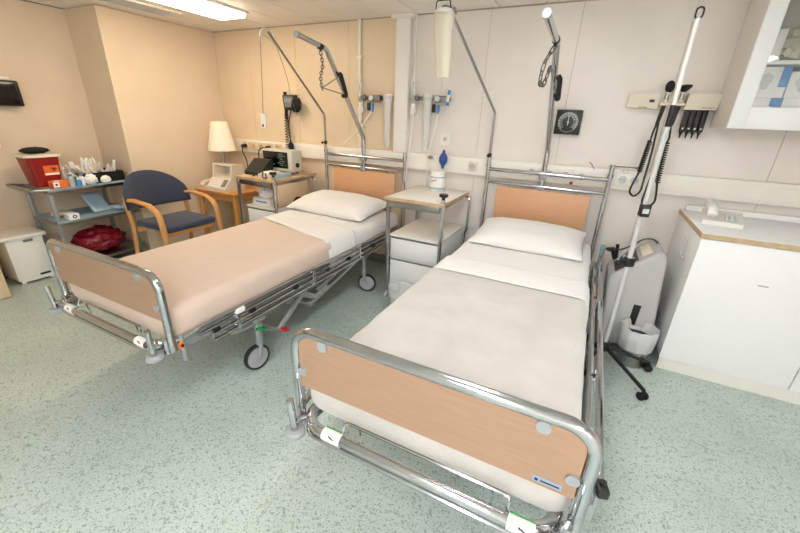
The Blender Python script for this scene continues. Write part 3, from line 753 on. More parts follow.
b = MB(); b.tube([(1.10 + .018 * math.cos(a), -.064, 1.135 + .02 * math.sin(a)) for a in [2 * PI * k / 14 for k in range(14)]], .003, 6, closed=True); b.build('ring', 'light_grey', t)

# round switch plate
t = thing('wall_switch', 'round-cornered white wall switch above the blue squeeze bulb', 'switch', (-.28, 0, 1.265))
b = MB(); b.prism([(-.28 + px, 1.265 + pz) for px, pz in rect_round(.085, .1, .03, 5)], 'y', -.014, 0); b.build('plate', 'white_plastic', t)
b = MB(); b.box(-.30, -.26, -.020, -.014, 1.245, 1.285, .003); b.mi = 1; b.cyl((-.28, -.020, 1.265), (-.28, -.023, 1.265), .007, 12); b.build('button', ['cream_plastic', 'mid_grey'], t)

# vertical gas pipe
b = MB(); b.tube([(-1.136, -.018, 1.133), (-1.136, -.018, H - .002)], .013, 12)
for z in (1.25, 1.9): b.box(-1.158, -1.114, -.034, 0, z - .01, z + .01, .003)
tag(b.build('gas_pipe', 'trim'), 'thin white vertical pipe on the wall left of the white column', 'pipe')
b = MB(); b.tube([(-.598, -.012, 1.66), (-.598, -.012, H - .002)], .007, 10)
tag(b.build('gas_pipe', 'trim'), 'thinner vertical pipe running down just right of the white column', 'pipe')

def gas_outlet(x, label, xm):
    # flowmeter tube at x, regulator at xm
    t = thing('flowmeter', label, 'flowmeter', (x, -.04, 1.44), 'oxygen flowmeters')
    b = MB(); b.cyl((x, -.055, 1.535), (x, -.055, 1.70), .018, 14); b.build('sight_tube', 'clear_plastic', t, label='clear sight tube')
    b = MB(); b.cyl((x, -.055, 1.45), (x, -.055, 1.50), .030, 16); b.cyl((x, -.055, 1.50), (x, -.055, 1.535), .02, 14, ); b.build('base_cup', 'white_plastic', t)
    b = MB(); b.box(x - .022, x + .032, -.07, 0, 1.555, 1.60, .005); b.cyl((x + .012, -.055, 1.575), (x + .075, -.055, 1.575), .014, 12); b.build('valve', 'steel', t)
    b = MB(); b.lathe([(0, 0), (.02, .002), (.022, .012), (.018, .024), (0, .024)], (x + .042, -.07, 1.575), 14, (0, -1, 0)); b.build('dial', 'mid_grey', t)
def regulator(x, label):
    t = thing('suction_regulator', label, 'regulator', (x, 0, 1.52), 'suction regulators')
    b = MB(); b.box(x - .055, x + .055, -.05, 0, 1.545, 1.60, .006); b.cyl((x - .02, -.05, 1.575), (x - .02, -.075, 1.575), .026, 16); b.build('body', 'steel', t)
    b = MB(); b.cyl((x - .02, -.075, 1.575), (x - .02, -.078, 1.575), .021, 16); b.build('gauge_face', 'dial_white', t)
    b = MB(); b.cyl((x + .05, -.03, 1.575), (x + .075, -.03, 1.575), .018, 12); b.build('knob', 'black_plastic', t)
    b = MB(); b.cyl((x - .05, -.06, 1.47), (x - .05, -.06, 1.535), .016, 12); b.build('grip', 'black_plastic', t)
    b = MB(); b.cyl((x - .012, -.06, 1.475), (x - .012, -.06, 1.53), .013, 12); b.cyl((x - .012, -.06, 1.46), (x - .012, -.06, 1.475), .007, 12); b.build('connector', 'blue_print', t, label='blue hose connector')
def catheter_tube(x, label):
    t = thing('catheter_holder', label, 'holder', (x, 0, 1.16), 'clear wall tubes')
    b = MB(); b.lathe([(.0, 0), (.024, 0), (.040, .42), (.043, .43), (.043, .44), (.036, .44), (.022, .006), (0, .006)], (x, -.05, 1.165), 22); b.build('tube', 'clear_tube', t)
    b = MB(); b.box(x - .085, x + .03, -.014, 0, 1.56, 1.595, .003); b.lathe([(.042, -.012), (.047, -.012), (.047, .012), (.042, .012)], (x, -.05, 1.575), 20); b.build('bracket', 'clear_plastic', t)
gas_outlet(-1.105, 'clear oxygen flowmeter at the thin white pipe left of the column', 0)
gas_outlet(-.575, 'clear oxygen flowmeter just right of the white column', 0)
regulator(-.965, 'grey suction regulator with blue connector left of the white column')
regulator(-.335, 'grey suction regulator with blue connector right of the white column')
catheter_tube(-.785 - .04, 'long milky wall tube just left of the white column')
catheter_tube(-.445, 'long milky wall tube right of the white column')
def hose(pts, label, r=.0065, m='white_plastic', grp='thin white wall hoses', name='hose'):
    tag(MB().tube(bez(pts, 26), r, 8).build(name, m), label, 'hose', grp)
hose([(-.99, -.06, 1.458), (-1.03, -.07, 1.40), (-1.10, -.07, 1.31), (-1.20, -.06, 1.24), (-1.30, -.06, 1.16)], 'white hose curving down left from the regulator left of the column')
hose([(-1.105, -.055, 1.45), (-1.10, -.06, 1.38), (-1.13, -.065, 1.30)], 'short white hose hanging under the left flowmeter')
hose([(-.575, -.055, 1.452), (-.578, -.075, 1.25), (-.60, -.08, 1.0), (-.605, -.08, .75), (-.58, -.06, .50)], 'long white hose falling from the flowmeter right of the column')
hose([(-.347, -.06, 1.455), (-.36, -.07, 1.34), (-.40, -.075, 1.16), (-.41, -.065, 1.0), (-.43, -.04, .865), (-.44, -.03, .6)], 'white hose falling from the regulator to behind the wipes tub')
t = thing('drip_line', 'thin clear drip line with blue connectors below the plastic sleeve', 'line', (-.27, -.06, 1.30))
b = MB(); b.tube(bez([(-.11, -.62, 1.69), (-.19, -.40, 1.60), (-.245, -.11, 1.655), (-.265, -.06, 1.60), (-.27, -.04, 1.45), (-.275, -.03, 1.31)], 24), .003, 6); b.build('tubing', 'white_plastic', t)
b = MB(); b.cyl((-.262, -.06, 1.605), (-.258, -.06, 1.64), .012, 12); b.cyl((-.27, -.055, 1.525), (-.268, -.055, 1.55), .011, 12); b.build('connector', 'blue_print', t, label='blue connector')
b = MB(); b.cyl((-.268, -.055, 1.555), (-.264, -.06, 1.605), .012, 12); b.build('joint', 'white_plastic', t)
tag(MB().box(-1.17, -1.10, -.03, 0, 1.27, 1.36, .006).build('junction_box', 'trim'), 'small pale junction box low on the thin white pipe', 'box')
b = MB(); b.tube(bez([(-.405, -.075, 1.115), (-.38, -.085, 1.11), (-.355, -.08, 1.12)], 6), .009, 8); b.ell((-.375, -.085, 1.115), .02, .014, .014)
tag(b.build('tube_clamp', 'steel'), 'small metal clamp on the white hose beside the blue bulb', 'clamp')

# wall blood-pressure unit left
t = thing('pressure_gauge', 'dark wall-mounted blood pressure gauge above the monitor', 'blood pressure gauge', (-1.93, 0, 1.43))
b = MB(); b.cbox((-1.935, -.05, 1.52), (.16, .05, .14), (.12, 0, 0), .008); b.build('housing', 'dial_black', t)
b = MB(); b.box(-2.045, -2.025, -.03, 0, 1.36, 1.62, .003); b.build('wall_plate', 'dark_metal', t)
b = MB(); b.cbox((-1.935, -.078, 1.525), (.12, .004, .10), (.12, 0, 0)); b.mi = 1
for k in range(9): b.cbox((-1.985 + k * .0125, -.0815, 1.54), (.003, .002, .03 if k % 2 else .045), (.12, 0, 0))
b.build('gauge_face', ['mid_grey', 'dial_white'], t)
b = MB(); b.lathe([(0, -.06), (.035, -.06), (.048, -.03), (.048, .03), (.035, .06), (0, .06)], (-1.835, -.085, 1.50), 18, (.4, -.3, 1)); b.build('rolled_cuff', 'black_soft', t)
b = MB(); b.tube(helix((-2.01, -.05, 1.40), (-2.02, -.05, 1.085), .016, 12, 12), .0045, 6); b.build('coiled_hose', 'black_plastic', t)
b = MB(); b.tube(bez([(-1.93, -.06, 1.45), (-1.955, -.07, 1.35), (-1.965, -.07, 1.25), (-1.955, -.07, 1.15)], 14), .005, 8); b.tube(helix((-1.985, -.055, 1.36), (-1.97, -.055, 1.18), .007, 16, 8), .003, 6); b.build('hose', 'black_plastic', t)
b = MB(); b.ell((-1.95, -.075, 1.10), .03, .026, .048); b.cyl((-1.95, -.075, 1.14), (-1.95, -.075, 1.165), .009); b.build('hand_bulb', 'black_soft', t)

# square dial on right wall
t = thing('wall_dial', 'square black dial gauge with white scale on the back wall', 'gauge', (.665, 0, 1.435))
b = MB(); b.box(.577, .748, -.055, 0, 1.352, 1.518, .006); b.build('case', 'dial_black', t)
b = MB()
for k in range(60):
    a = R(-225 + 270 * k / 59 + 0) * -1 + R(0); a = R(225 - 270 * k / 59); L = .014 if k % 4 == 0 else .009
    b.cbox((.6625 + .058 * math.cos(a), -.0555, 1.435 + .058 * math.sin(a)), (L, .0012, .0022 if k % 4 else .0034), (0, -a, 0))
b.tube([(.6625 + .066 * math.cos(q), -.0555, 1.435 + .066 * math.sin(q)) for q in [2 * PI * k / 40 for k in range(40)]], .0011, 4, closed=True)
for k in range(16):
    a = R(225 - 270 * k / 15)
    b.text(str(k * 20), .0125, Matrix.Translation((.6625 + .044 * math.cos(a), -.0558, 1.435 + .044 * math.sin(a))) @ Matrix.Rotation(PI / 2, 4, 'X'), .0003)
b.build('scale', 'dial_white', t, label='white tick scale')
b = MB(); b.cbox((.6625, -.057, 1.448), (.004, .001, .07)); b.cyl((.6625, -.056, 1.435), (.6625, -.060, 1.435), .006, 12); b.build('needle', 'dial_white', t)

# otoscope wall unit
t = thing('otoscope_unit', 'long cream wall unit holding two black scope handles right of the dial', 'diagnostic set', (1.17, 0, 1.52))
b = MB(); b.prism([(1.005, 1.545), (1.01, 1.625), (1.185, 1.625), (1.185, 1.535)], 'y', -.055, 0); b.box(1.185, 1.325, -.035, 0, 1.548, 1.61, .004); b.build('housing', 'cream_plastic', t)
b = MB(); b.box(1.13, 1.158, -.058, -.054, 1.575, 1.592); b.mi = 1; b.cbox((1.10, -.0555, 1.545), (.05, .001, .004)); b.build('switch', ['black_plastic', 'ink'], t)
for hx, hz in ((1.215, 0), (1.295, -.002)):
    b = MB(); b.cyl((hx, -.075, 1.575), (hx + .002, -.08, 1.635), .014, 14); b.box(hx - .028, hx + .028, -.10, -.035, 1.555, 1.575, .006); cr = b.build('cradle', 'cream_plastic', t)
    b = MB(); b.cyl((hx - .012, -.085, 1.44), (hx, -.08, 1.575), .0105, 14, .0135); ho = b.build('handle', 'black_plastic', t, label='black scope handle')
    b = MB(); b.cyl((hx, -.08, 1.59), (hx + .001, -.08, 1.632), .0135, 14); b.build('collar', 'steel', ho)
    b = MB()
    if hx < 1.25: b.ell((hx + .004, -.085, 1.665), .026, .022, .036); b.cyl((hx + .004, -.10, 1.668), (hx + .004, -.125, 1.668), .016, 14)
    else: b.lathe([(0, 0), (.012, 0), (.03, .018), (.034, .03), (.026, .038), (0, .038)], (hx + .002, -.085, 1.635), 16); b.cbox((hx + .016, -.085, 1.668), (.045, .03, .018), (0, 0, 0), .005)
    b.build('head', 'black_soft', ho)
b = MB()
c1 = bez([(1.2, -.085, 1.44), (1.192, -.10, 1.38), (1.19, -.11, 1.33)], 8); b.tube(c1, .006, 8)
b.tube(helix((1.19, -.11, 1.34), (1.172, -.14, 1.14), .013, 17, 10), .0042, 6)
b.tube(bez([(1.172, -.14, 1.14), (1.15, -.17, 1.06), (1.145, -.18, 1.01), (1.175, -.18, .985), (1.205, -.17, 1.02), (1.21, -.15, 1.10), (1.215, -.11, 1.28), (1.21, -.09, 1.45)], 36), .0065, 8)
b.build('coiled_cord', 'black_plastic', t, label='left coiled black cord')
b = MB()
b.tube(bez([(1.282, -.085, 1.44), (1.29, -.10, 1.37), (1.285, -.11, 1.33)], 8), .006, 8)
b.tube(helix((1.285, -.11, 1.34), (1.29, -.15, 1.08), .0135, 18, 10), .0042, 6)
b.tube(bez([(1.29, -.15, 1.08), (1.30, -.18, 1.0), (1.295, -.20, .955), (1.265, -.20, .93), (1.232, -.19, .945), (1.235, -.17, 1.02), (1.25, -.13, 1.14), (1.268, -.10, 1.30), (1.272, -.08, 1.45)], 36), .0065, 8)
b.build('coiled_cord', 'black_plastic', t, label='right coiled black cord')
t = thing('specula_dispenser', 'cream wall dispenser with black ear-tip tubes beside the wall cabinet', 'dispenser', (1.41, 0, 1.37))
b = MB(); b.prism([(1.325, 1.535), (1.335, 1.628), (1.505, 1.628), (1.492, 1.535)], 'y', -.075, 0); b.mi = 1; b.cbox((1.45, -.0758, 1.547), (.07, .001, .004)); b.build('housing', ['cream_plastic', 'mid_grey'], t)
for k in range(4):
    xx = 1.352 + k * .032
    b = MB(); b.box(xx - .013, xx + .013, -.062, -.02, 1.405, 1.535, .003); b.lathe([(.012, 0), (.006, -.018), (.003, -.04), (0, -.04)], (xx, -.04, 1.405), 10); tu = b.build('tip_tube', 'black_plastic', t)
    b = MB(); b.cyl((xx, -.062, 1.424), (xx, -.064, 1.424), .006, 10); b.build('dot', 'dial_white', tu)

# ------------------------------------------------------------------ white drip stand
PX, PY = 1.178, -.775
t = thing('drip_stand', 'tall white pole stand on black wheeled legs right of the nearest bed', 'stand', (PX, PY, 0))
b = MB(); b.tube([(PX, PY, .14), (PX, PY, 1.44)], .0125, 14); b.build('lower_pole', 'light_grey', t)
b = MB(); b.tube([(PX, PY, 1.42), (PX - .002, PY, 1.895)], .0098, 14); b.build('upper_pole', 'white_plastic', t)
b = MB(); b.cyl((PX, PY, 1.43), (PX, PY, 1.53), .0135, 14); b.build('sleeve', 'black_plastic', t, label='black grip sleeve')
b = MB(); b.cbox((PX, PY, .70), (.05, .05, .05), (0, 0, .4), .008); b.cyl((PX, PY, .70), (PX - .05, PY - .04, .70), .008, 8); b.ell((PX - .055, PY - .045, .70), .016, .016, .016); b.build('clamp', 'black_plastic', t)
b = MB(); b.cbox((PX + .004, PY - .01, 1.005), (.045, .05, .065), (0, 0, .2), .004); b.mi = 1; b.cbox((PX + .008, PY - .036, 1.005), (.03, .004, .025), (0, 0, .2)); b.build('cable_clip', ['black_plastic', 'light_grey'], t)
b = MB(); c = V((PX - .003, PY, 1.915))
for s in (-1, 1): b.tube([c + V((s * (.016 + .002 * math.sin(3 * q)) * math.sin(q), 0, -.022 * math.cos(q))) for q in [PI * k / 12 for k in range(13)]], .0042, 8)
b.build('hook', 'black_plastic', t, label='black double hook')
b = MB(); b.cyl((PX, PY, .10), (PX, PY, .16), .028, 16)
hub = b.build('hub', 'black_plastic', t)
for k, a in enumerate((-52, 11, 92, 164, 236)):
    d = V((math.cos(R(a)), math.sin(R(a)), 0)); e = V((PX, PY, 0)) + d * .345
    if a == 11: e = V((PX, PY, 0)) + d * .272
    if k == 2: e = V((PX, PY, 0)) + d * .17
    if k in (3, 4): e = V((PX, PY, 0)) + d * .14
    b = MB(); b.tube([V((PX, PY, .125)) + d * .02, V((e.x, e.y, .062))], .0115, 8); b.tube([V((e.x, e.y, .066)), V((e.x, e.y, .04))], .009, 8); lo = b.build('leg', 'black_plastic', t)
    n = V((-d.y, d.x, 0)); b = MB()
    for s in (-.014, .014): b.lathe([(0, -.008), (.022, -.008), (.025, 0), (.022, .008), (0, .008)], V((e.x, e.y, .025)) + n * s, 16, n)
    b.build('wheel', 'black_soft', lo)

# ------------------------------------------------------------------ oxygen concentrator
t = thing('oxygen_concentrator', 'grey upright oxygen concentrator against the side of the white cabinet', 'oxygen concentrator', (1.29, -.41, 0))
b = MB()
prof = [(1.165, .05), (1.118, .50), (1.128, .525), (1.335, .715), (1.365, .73), (1.392, .71), (1.402, .66), (1.462, .05)]
tb = bmesh.new(); A = [tb.verts.new((p[0], -.575, p[1])) for p in prof]; B = [tb.verts.new((p[0], -.24, p[1])) for p in prof]
for q in (A, B[::-1]): tb.faces.new(q)
for k in range(len(prof)): tb.faces.new((A[k], B[k], B[(k + 1) % len(prof)], A[(k + 1) % len(prof)]))
bmesh.ops.recalc_face_normals(tb, faces=list(tb.faces))
bmesh.ops.bevel(tb, geom=list(tb.edges), offset=.018, segments=3, affect='EDGES', profile=.5); b.add(tb)
b.build('body', 'grey_plastic', t)
sl = -math.atan2(.19, .207)
b = MB(); b.cbox((1.205, -.41, .600), (.15, .25, .008), (0, sl, 0), .003); po = b.build('control_panel', 'panel_dark', t, label='dark sloping control panel')
b = MB(); b.cbox((1.165, -.36, .570), (.03, .05, .012), (0, sl, 0), .003); b.cbox((1.225, -.47, .624), (.05, .02, .012), (0, sl, 0), .003); b.cbox((1.20, -.34, .602), (.02, .06, .01), (0, sl, 0), .003); b.build('controls', 'light_grey', po)
b = MB(); b.cbox((1.30, -.41, .690), (.06, .2, .01), (0, sl, 0), .003); b.build('cover_plate', 'cream_plastic', t)
b = MB(); b.prism([(1.297, .222), (1.336, .222), (1.342, .365), (1.30, .365)], 'y', -.5775, -.57); b.build('vent_grille', 'black_plastic', t)
b = MB(); b.tube([(1.15, -.30, .56), (1.12, -.30, .64)], .013, 12); b.ell((1.11, -.31, .625), .03, .03, .014); b.cyl((1.16, -.28, .56), (1.15, -.28, .66), .011, 12); b.build('outlet_fitting', 'black_plastic', t)
b = MB(); b.tube(bez([(1.12, -.32, .64), (1.16, -.40, .66), (1.22, -.40, .70), (1.28, -.34, .735), (1.34, -.30, .735), (1.36, -.36, .73)], 24), .0045, 8); b.build('hose', 'black_plastic', t)
b = MB(); b.tube(bez([(1.16, -.40, .585), (1.20, -.36, .66), (1.28, -.30, .72), (1.33, -.28, .72)], 14), .0035, 8); b.build('tubing', 'light_grey', t)
for x in (1.20, 1.42):
    for y in (-.52, -.29):
        b = MB(); b.lathe([(0, -.012), (.022, -.012), (.025, 0), (.022, .012), (0, .012)], (x, y, .025), 14, (1, 0, 0)); b.cyl((x, y, .03), (x, y, .055), .01); b.build('wheel', 'rubber', t)

# steel bin with a clear liner
t = thing('waste_bin', 'round steel waste bin with clear liner bag beside the white base cabinet', 'bin', (1.345, -.695, 0))
CX, CY = 1.352, -.664
b = MB(); b.lathe([(0, 0), (.078, 0), (.08, .004), (.086, .195), (.083, .195), (.077, .006), (0, .006)], (CX, CY, 0), 30); b.build('drum', 'steel', t)
b = MB(); b.lathe([(.02, .06), (.06, .09), (.08, .15), (.092, .232), (.100, .262), (.105, .262), (.106, .21), (.102, .16), (.098, .12)], (CX, CY, 0), 40)
for v in b.bm.verts:
    d = V((v.co.x - CX, v.co.y - CY, 0)); a = math.atan2(d.y, d.x)
    v.co += d.normalized() * (.003 * math.sin(a * 11) + .004 * noise.noise(v.co * 28)) + V((0, 0, .006 * noise.noise(V((math.cos(a) * 3, math.sin(a) * 3, 1)))))
b.build('liner_bag', 'bag_film', t)

# ------------------------------------------------------------------ base cabinet
x0, yf = 1.49, -.69
t = thing('base_cabinet', 'white base cabinet with plain doors along the back wall right', 'cabinet', (2.1, -.36, 0))
b = MB(); b.box(x0 + .004, 2.93, yf + .022, -.01, .095, .875, .002); b.build('body', 'white_laminate', t)
for k, (a, c) in enumerate(((x0, 2.098), (2.104, 2.71))):
    b = MB(); b.box(a, c, yf, yf + .02, .10, .873, .002); d = b.build('door', 'white_laminate', t)
    if k == 0:
        b = MB(); b.cbox((1.815, yf - .0008, .665), (.045, .0014, .006)); b.build("badge", "grey_metal", d)
b = MB(); b.box(x0 + .014, 2.93, yf + .04, yf + .055, 0, .095, .002); b.build('toe_kick', 'trim', t)
b = MB(); b.tube([(x0 - .012, -.45 + .018 * math.cos(q), .76 + .06 * math.sin(q)) for q in [2 * PI * k / 16 for k in range(16)]], .004, 6, closed=True); b.box(x0 - .012, x0 + .006, -.47, -.43, .685, .70, .003); b.build('side_hook', 'light_grey', t)
t = thing('worktop', 'white worktop with wood edge on the base cabinet', 'worktop', (2.1, -.36, .877))
b = MB(); b.box(x0 - .004, 2.93, yf - .006, -.01, .877, .906, .001); b.build('top', 'white_laminate', t)
b = MB(); b.box(x0 - .006, 2.93, yf - .008, yf - .006, .8785, .9045); b.box(x0 - .006, x0 - .004, yf - .006, -.01, .8785, .9045); b.build('edge_strip', 'wood_edge', t, label='bare wood edge strip')
b = MB(); b.box(x0 + .02, 2.93, -.045, -.01, .906, .94, .003); b.build('upstand', 'white_laminate', t)
# telephone on worktop
t = thing('telephone', 'white desk telephone on the worktop', 'telephone', (1.66, -.30, .906))
b = MB()
m4 = Matrix.Translation((1.63, -.34, .906)) @ Matrix.Rotation(R(-8), 4, 'Z') @ Matrix.Scale(1.12, 4)
b.prism([(-.10, 0), (.10, 0), (.10, .05), (.06, .055), (-.10, .022)], 'x', -.08, .09)
b.bm.transform(m4); b.build('base', 'white_plastic', t)
b = MB(); b.tube(fillet([(-.048, -.10, .05), (-.052, -.08, .082), (-.052, .10, .092), (-.048, .115, .06)], .03, 5), .021, 12, flat=(1, 1.15))
b.bm.transform(m4); b.build('handset', 'white_plastic', t)
b = MB()
for i in range(4):
    for j in range(3): b.box(.01 + j * .022, .026 + j * .022, -.08 + i * .024, -.063 + i * .024, .03 + i * .0035, .036 + i * .0045, .002)
b.bm.transform(m4); b.build('keys', 'light_grey', t)

# ------------------------------------------------------------------ wall cabinet
X0, X1, YFc, Z0, Z1 = 1.50, 2.40, -.393, 1.436, 2.187
t = thing('wall_cabinet', 'white glass-fronted wall cabinet above the base cabinet', 'cabinet', (1.95, -.19, Z0))
b = MB()
b.box(X0, X0 + .018, YFc + .02, -.002, Z0, Z1); b.box(X1 - .018, X1, YFc + .02, -.002, Z0, Z1); b.box(X0 + .018, X1 - .018, YFc + .02, -.002, Z0, Z0 + .018); b.box(X0 + .018, X1 - .018, YFc + .02, -.002, Z1 - .018, Z1); b.box(X0 + .018, X1 - .018, -.012, -.002, Z0 + .018, Z1 - .018)
b.build('carcass', 'carcass_white', t)
b = MB(); b.box(X0 + .018, X1 - .018, YFc + .03, -.012, 1.748, 1.766, .001); b.build('shelf', 'white_laminate', t)
mid = 1.95
for a, c in ((X0, mid - .002), (mid + .002, X1)):
    b = MB(); b.box(a, a + .075, YFc, YFc + .019, Z0, Z1, .001); b.box(c - .075, c, YFc, YFc + .019, Z0, Z1, .001); b.box(a + .075, c - .075, YFc, YFc + .019, Z0, Z0 + .108, .001); b.box(a + .075, c - .075, YFc, YFc + .019, Z1 - .05, Z1, .001)
    d = b.build('door', 'white_laminate', t)
    b = MB(); b.box(a + .07, c - .07, YFc + .008, YFc + .012, Z0 + .10, Z1 - .045); b.build('glass', 'glass', d, smooth=False)
def carton(x0, x1, y0, y1, z0, z1, label, band, grp='supply cartons in the wall cabinet', pic=None):
    t = thing('carton', label, 'box', ((x0 + x1) / 2, (y0 + y1) / 2, z0), grp)
    b = MB(); b.box(x0, x1, y0, y1, z0, z1, .002); b.build('box', 'paper', t)
    if band:
        b = MB(); b.box(band[0], band[1], y0 - .001, y0, z0 + (.0 if len(band) < 3 else band[2]), z1); b.build('printed_band', 'blue_print', t, label='blue printed band')
    if pic:
        b = MB(); b.prism([(pic[0] + pic[2] * math.cos(q) * (1 + .25 * math.sin(3 * q)), pic[1] + pic[3] * math.sin(q)) for q in [2 * PI * k / 18 for k in range(18)]], 'y', y0 - .001, y0); b.build('picture', 'light_grey', t)
    return t
zs = Z0 + .0185
carton(1.535, 1.80, -.365, -.10, zs, zs + .095, 'flat carton with blue stripe at the bottom of the wall cabinet', (1.66, 1.70))
carton(1.535, 1.82, -.365, -.10, zs + .0955, zs + .137, 'flat carton with blue stripe under the glove carton', (1.65, 1.70))
carton(1.53, 1.69, -.368, -.12, zs + .1375, zs + .282, 'white glove carton with a hand picture and blue edge', (1.655, 1.69, .05), pic=(1.60, zs + .215, .026, .04))
carton(1.697, 1.86, -.36, -.12, zs + .1375, zs + .26, 'white carton with a round grey picture right of the glove carton', None, pic=(1.76, zs + .20, .035, .035))
carton(1.87, 2.05, -.33, -.12, zs, zs + .20, 'plain white carton at the right of the lower cabinet shelf', None)
carton(1.545, 1.62, -.365, -.20, 1.7665, 1.905, 'plain white carton standing on the upper cabinet shelf', None)
b = MB(); b.add(lumps((1.70, -.27, 1.845), .07, .07, .09, .35, 3, 4, flat=.078)); tag(b.build('plastic_bag', 'milky_plastic'), 'crumpled clear bag beside the carton on the upper cabinet shelf', 'bag')
tag(MB().lathe([(0, 0), (.035, 0), (.04, .16), (.03, .20), (.014, .215), (.014, .24), (0, .24)], (1.83, -.24, 1.7665), 18).build('bottle', 'pale_blue'), 'pale bottle at the right of the upper cabinet shelf', 'bottle')

# ------------------------------------------------------------------ left corner: side table, lamp, fax
t = thing('side_table', 'low brown wooden side table in the back left corner', 'table', (-2.66, -.29, 0))
b = MB(); b.box(-2.96, -2.345, -.53, -.062, .597, .622, .006); b.build('tabletop', 'table_wood', t)
for x, y in ((-2.92, -.49), (-2.385, -.49), (-2.92, -.10), (-2.385, -.10)):
    b = MB(); b.box(x - .022, x + .022, y - .022, y + .022, 0, .597, .004); b.build('leg', 'beech_wood', t)
b = MB(); b.box(-2.90, -2.40, -.50, -.482, .53, .597); b.box(-2.90, -2.40, -.108, -.09, .53, .597); b.box(-2.93, -2.912, -.47, -.12, .53, .597); b.box(-2.394, -2.376, -.47, -.12, .53, .597); b.build('apron', 'table_wood', t)

LX, LY = -2.755, -.265
t = thing('table_lamp', 'table lamp with cream cone shade in the back left corner', 'lamp', (LX, LY, .622))
b = MB(); b.lathe([(0, 0), (.075, 0), (.078, .012), (.05, .022), (.016, .03), (.012, .06), (.02, .10), (.011, .16), (.011, .44), (0, .44)], (LX, LY, .622), 22); b.build('base', 'steel', t)
b = MB(); b.lathe([(.148, 0), (.084, .295), (.0825, .295), (.1465, 0), (.148, 0)], (LX, LY, 1.018), 36); b.build('lamp_shade', 'shade', t)
b = MB(); b.cyl((LX, LY, 1.06), (LX, LY, 1.12), .018, 12); b.ell((LX, LY, 1.16), .03, .03, .045); b.tube([(LX - .083, LY, 1.308), (LX + .083, LY, 1.308)], .003, 6); b.build('bulb', 'white_plastic', t)

t = thing('fax_machine', 'off-white fax machine with keypad on the brown side table', 'fax machine', (-2.62, -.40, .622))
b = MB()
b.prism([(-.52, .622), (-.26, .622), (-.26, .755), (-.43, .755), (-.52, .66)], 'x', -2.77, -2.48)
b.build('body', 'cream_plastic', t)
b = MB(); b.prism([(-.43, .755), (-.25, .755), (-.25, .885), (-.40, .895), (-.405, .88), (-.31, .868), (-.31, .78), (-.43, .775)], 'x', -2.75, -2.50)
b.prism([(-.43, .755), (-.25, .755), (-.25, .885), (-.405, .895)], 'x', -2.77, -2.748); b.prism([(-.43, .755), (-.25, .755), (-.25, .885), (-.405, .895)], 'x', -2.502, -2.48); b.build('paper_cover', 'cream_plastic', t)
b = MB(); b.prism([(-.322, .785), (-.314, .785), (-.314, .86), (-.322, .86)], 'x', -2.72, -2.53); b.build('window', 'grey_plastic', t)
b = MB(); sl = math.atan2(.095, .09)
for i in range(4):
    for j in range(5): b.cbox((-2.745 + j * .036, -.505 + i * .019, .676 + i * .020), (.024, .016, .006), (sl, 0, 0), .002)
b.mi = 1; b.cbox((-2.535, -.475, .708), (.06, .09, .004), (sl, 0, 0))
b.build('keypad', ['paper', 'mid_grey'], t)
t = thing('telephone', 'cream telephone handset resting left of the fax machine', 'telephone', (-2.87, -.40, .622))
b = MB(); b.prism([(-.50, .622), (-.28, .622), (-.28, .675), (-.50, .65)], 'x', -2.92, -2.785); b.build('base', 'cream_plastic', t)
b = MB(); b.tube(fillet([(-2.88, -.50, .655), (-2.88, -.47, .685), (-2.88, -.31, .705), (-2.88, -.285, .68)], .025, 4), .02, 10, flat=(1, 1.2)); b.build('handset', 'cream_plastic', t)

# monitor on left table
t = thing('monitor', 'white patient monitor with black screen on the left bedside table', 'monitor', (-1.92, -.24, .858))
b = MB(); b.box(-2.085, -1.70, -.35, -.20, .885, 1.088, .012); b.build('case', 'case_grey', t)
b = MB()
for x in (-2.04, -1.75):
    for y in (-.32, -.23): b.cyl((x, y, .8585), (x, y, .888), .012, 10)
b.build('feet', 'mid_grey', t)
b = MB(); b.box(-2.065, -1.75, -.357, -.349, .918, 1.07, .004); so = b.build('screen', 'screen', t, label='black glossy screen')
b = MB()
for k in range(7): b.cbox((-1.83 + .012 * math.sin(k * 2.1), -.3575, 1.05 - k * .017), (.06 + .03 * math.sin(k * 1.7), .001, .005))
b.cbox((-1.965, -.3575, .95), (.10, .001, .007)); b.build('readout', 'screen_text', so)
b = MB(); b.cyl((-1.70, -.28, .95), (-1.688, -.28, .95), .022, 16); b.build('side_knob', 'black_plastic', t)
b = MB(); b.box(-2.06, -1.76, -.354, -.349, .893, .912, .002); b.build('button_strip', 'light_grey', t)
t = thing('control_box', 'dark sloping desk unit with white keys left of the monitor', 'desk unit', (-2.08, -.58, .858))
b = MB(); b.prism([(-.665, .8585), (-.50, .8585), (-.50, 1.0), (-.53, 1.0), (-.665, .888)], 'x', -2.12, -1.91); b.bm.transform(Matrix.Translation((.01, .10, 0))); b.build('case', 'dial_black', t)
b = MB()
for k in range(5): b.cbox((-2.075 + k * .036, -.535, .906), (.014, .035, .008), (.69, 0, 0), .002)
b.build('keys', 'light_grey', t)
tag(MB().box(-1.90, -1.76, -.60, -.44, .8585, .90, .003).build('supply_box', 'paper'), 'small white and blue box in front of the patient monitor', 'box')
tag(MB().box(-1.74, -1.67, -.58, -.40, .8585, .895, .003).build('supply_box', 'pale_blue'), 'small pale blue box at the right front edge of the monitor table', 'box')
b = MB(); b.tube(bez([(-1.91, -.655, .868), (-1.84, -.60, .91), (-1.80, -.64, .868), (-1.74, -.655, .866), (-1.78, -.62, .90)], 20), .006, 8); tag(b.build('sensor_cable', 'black_plastic'), 'short black cable lying on the monitor table front edge', 'cable')
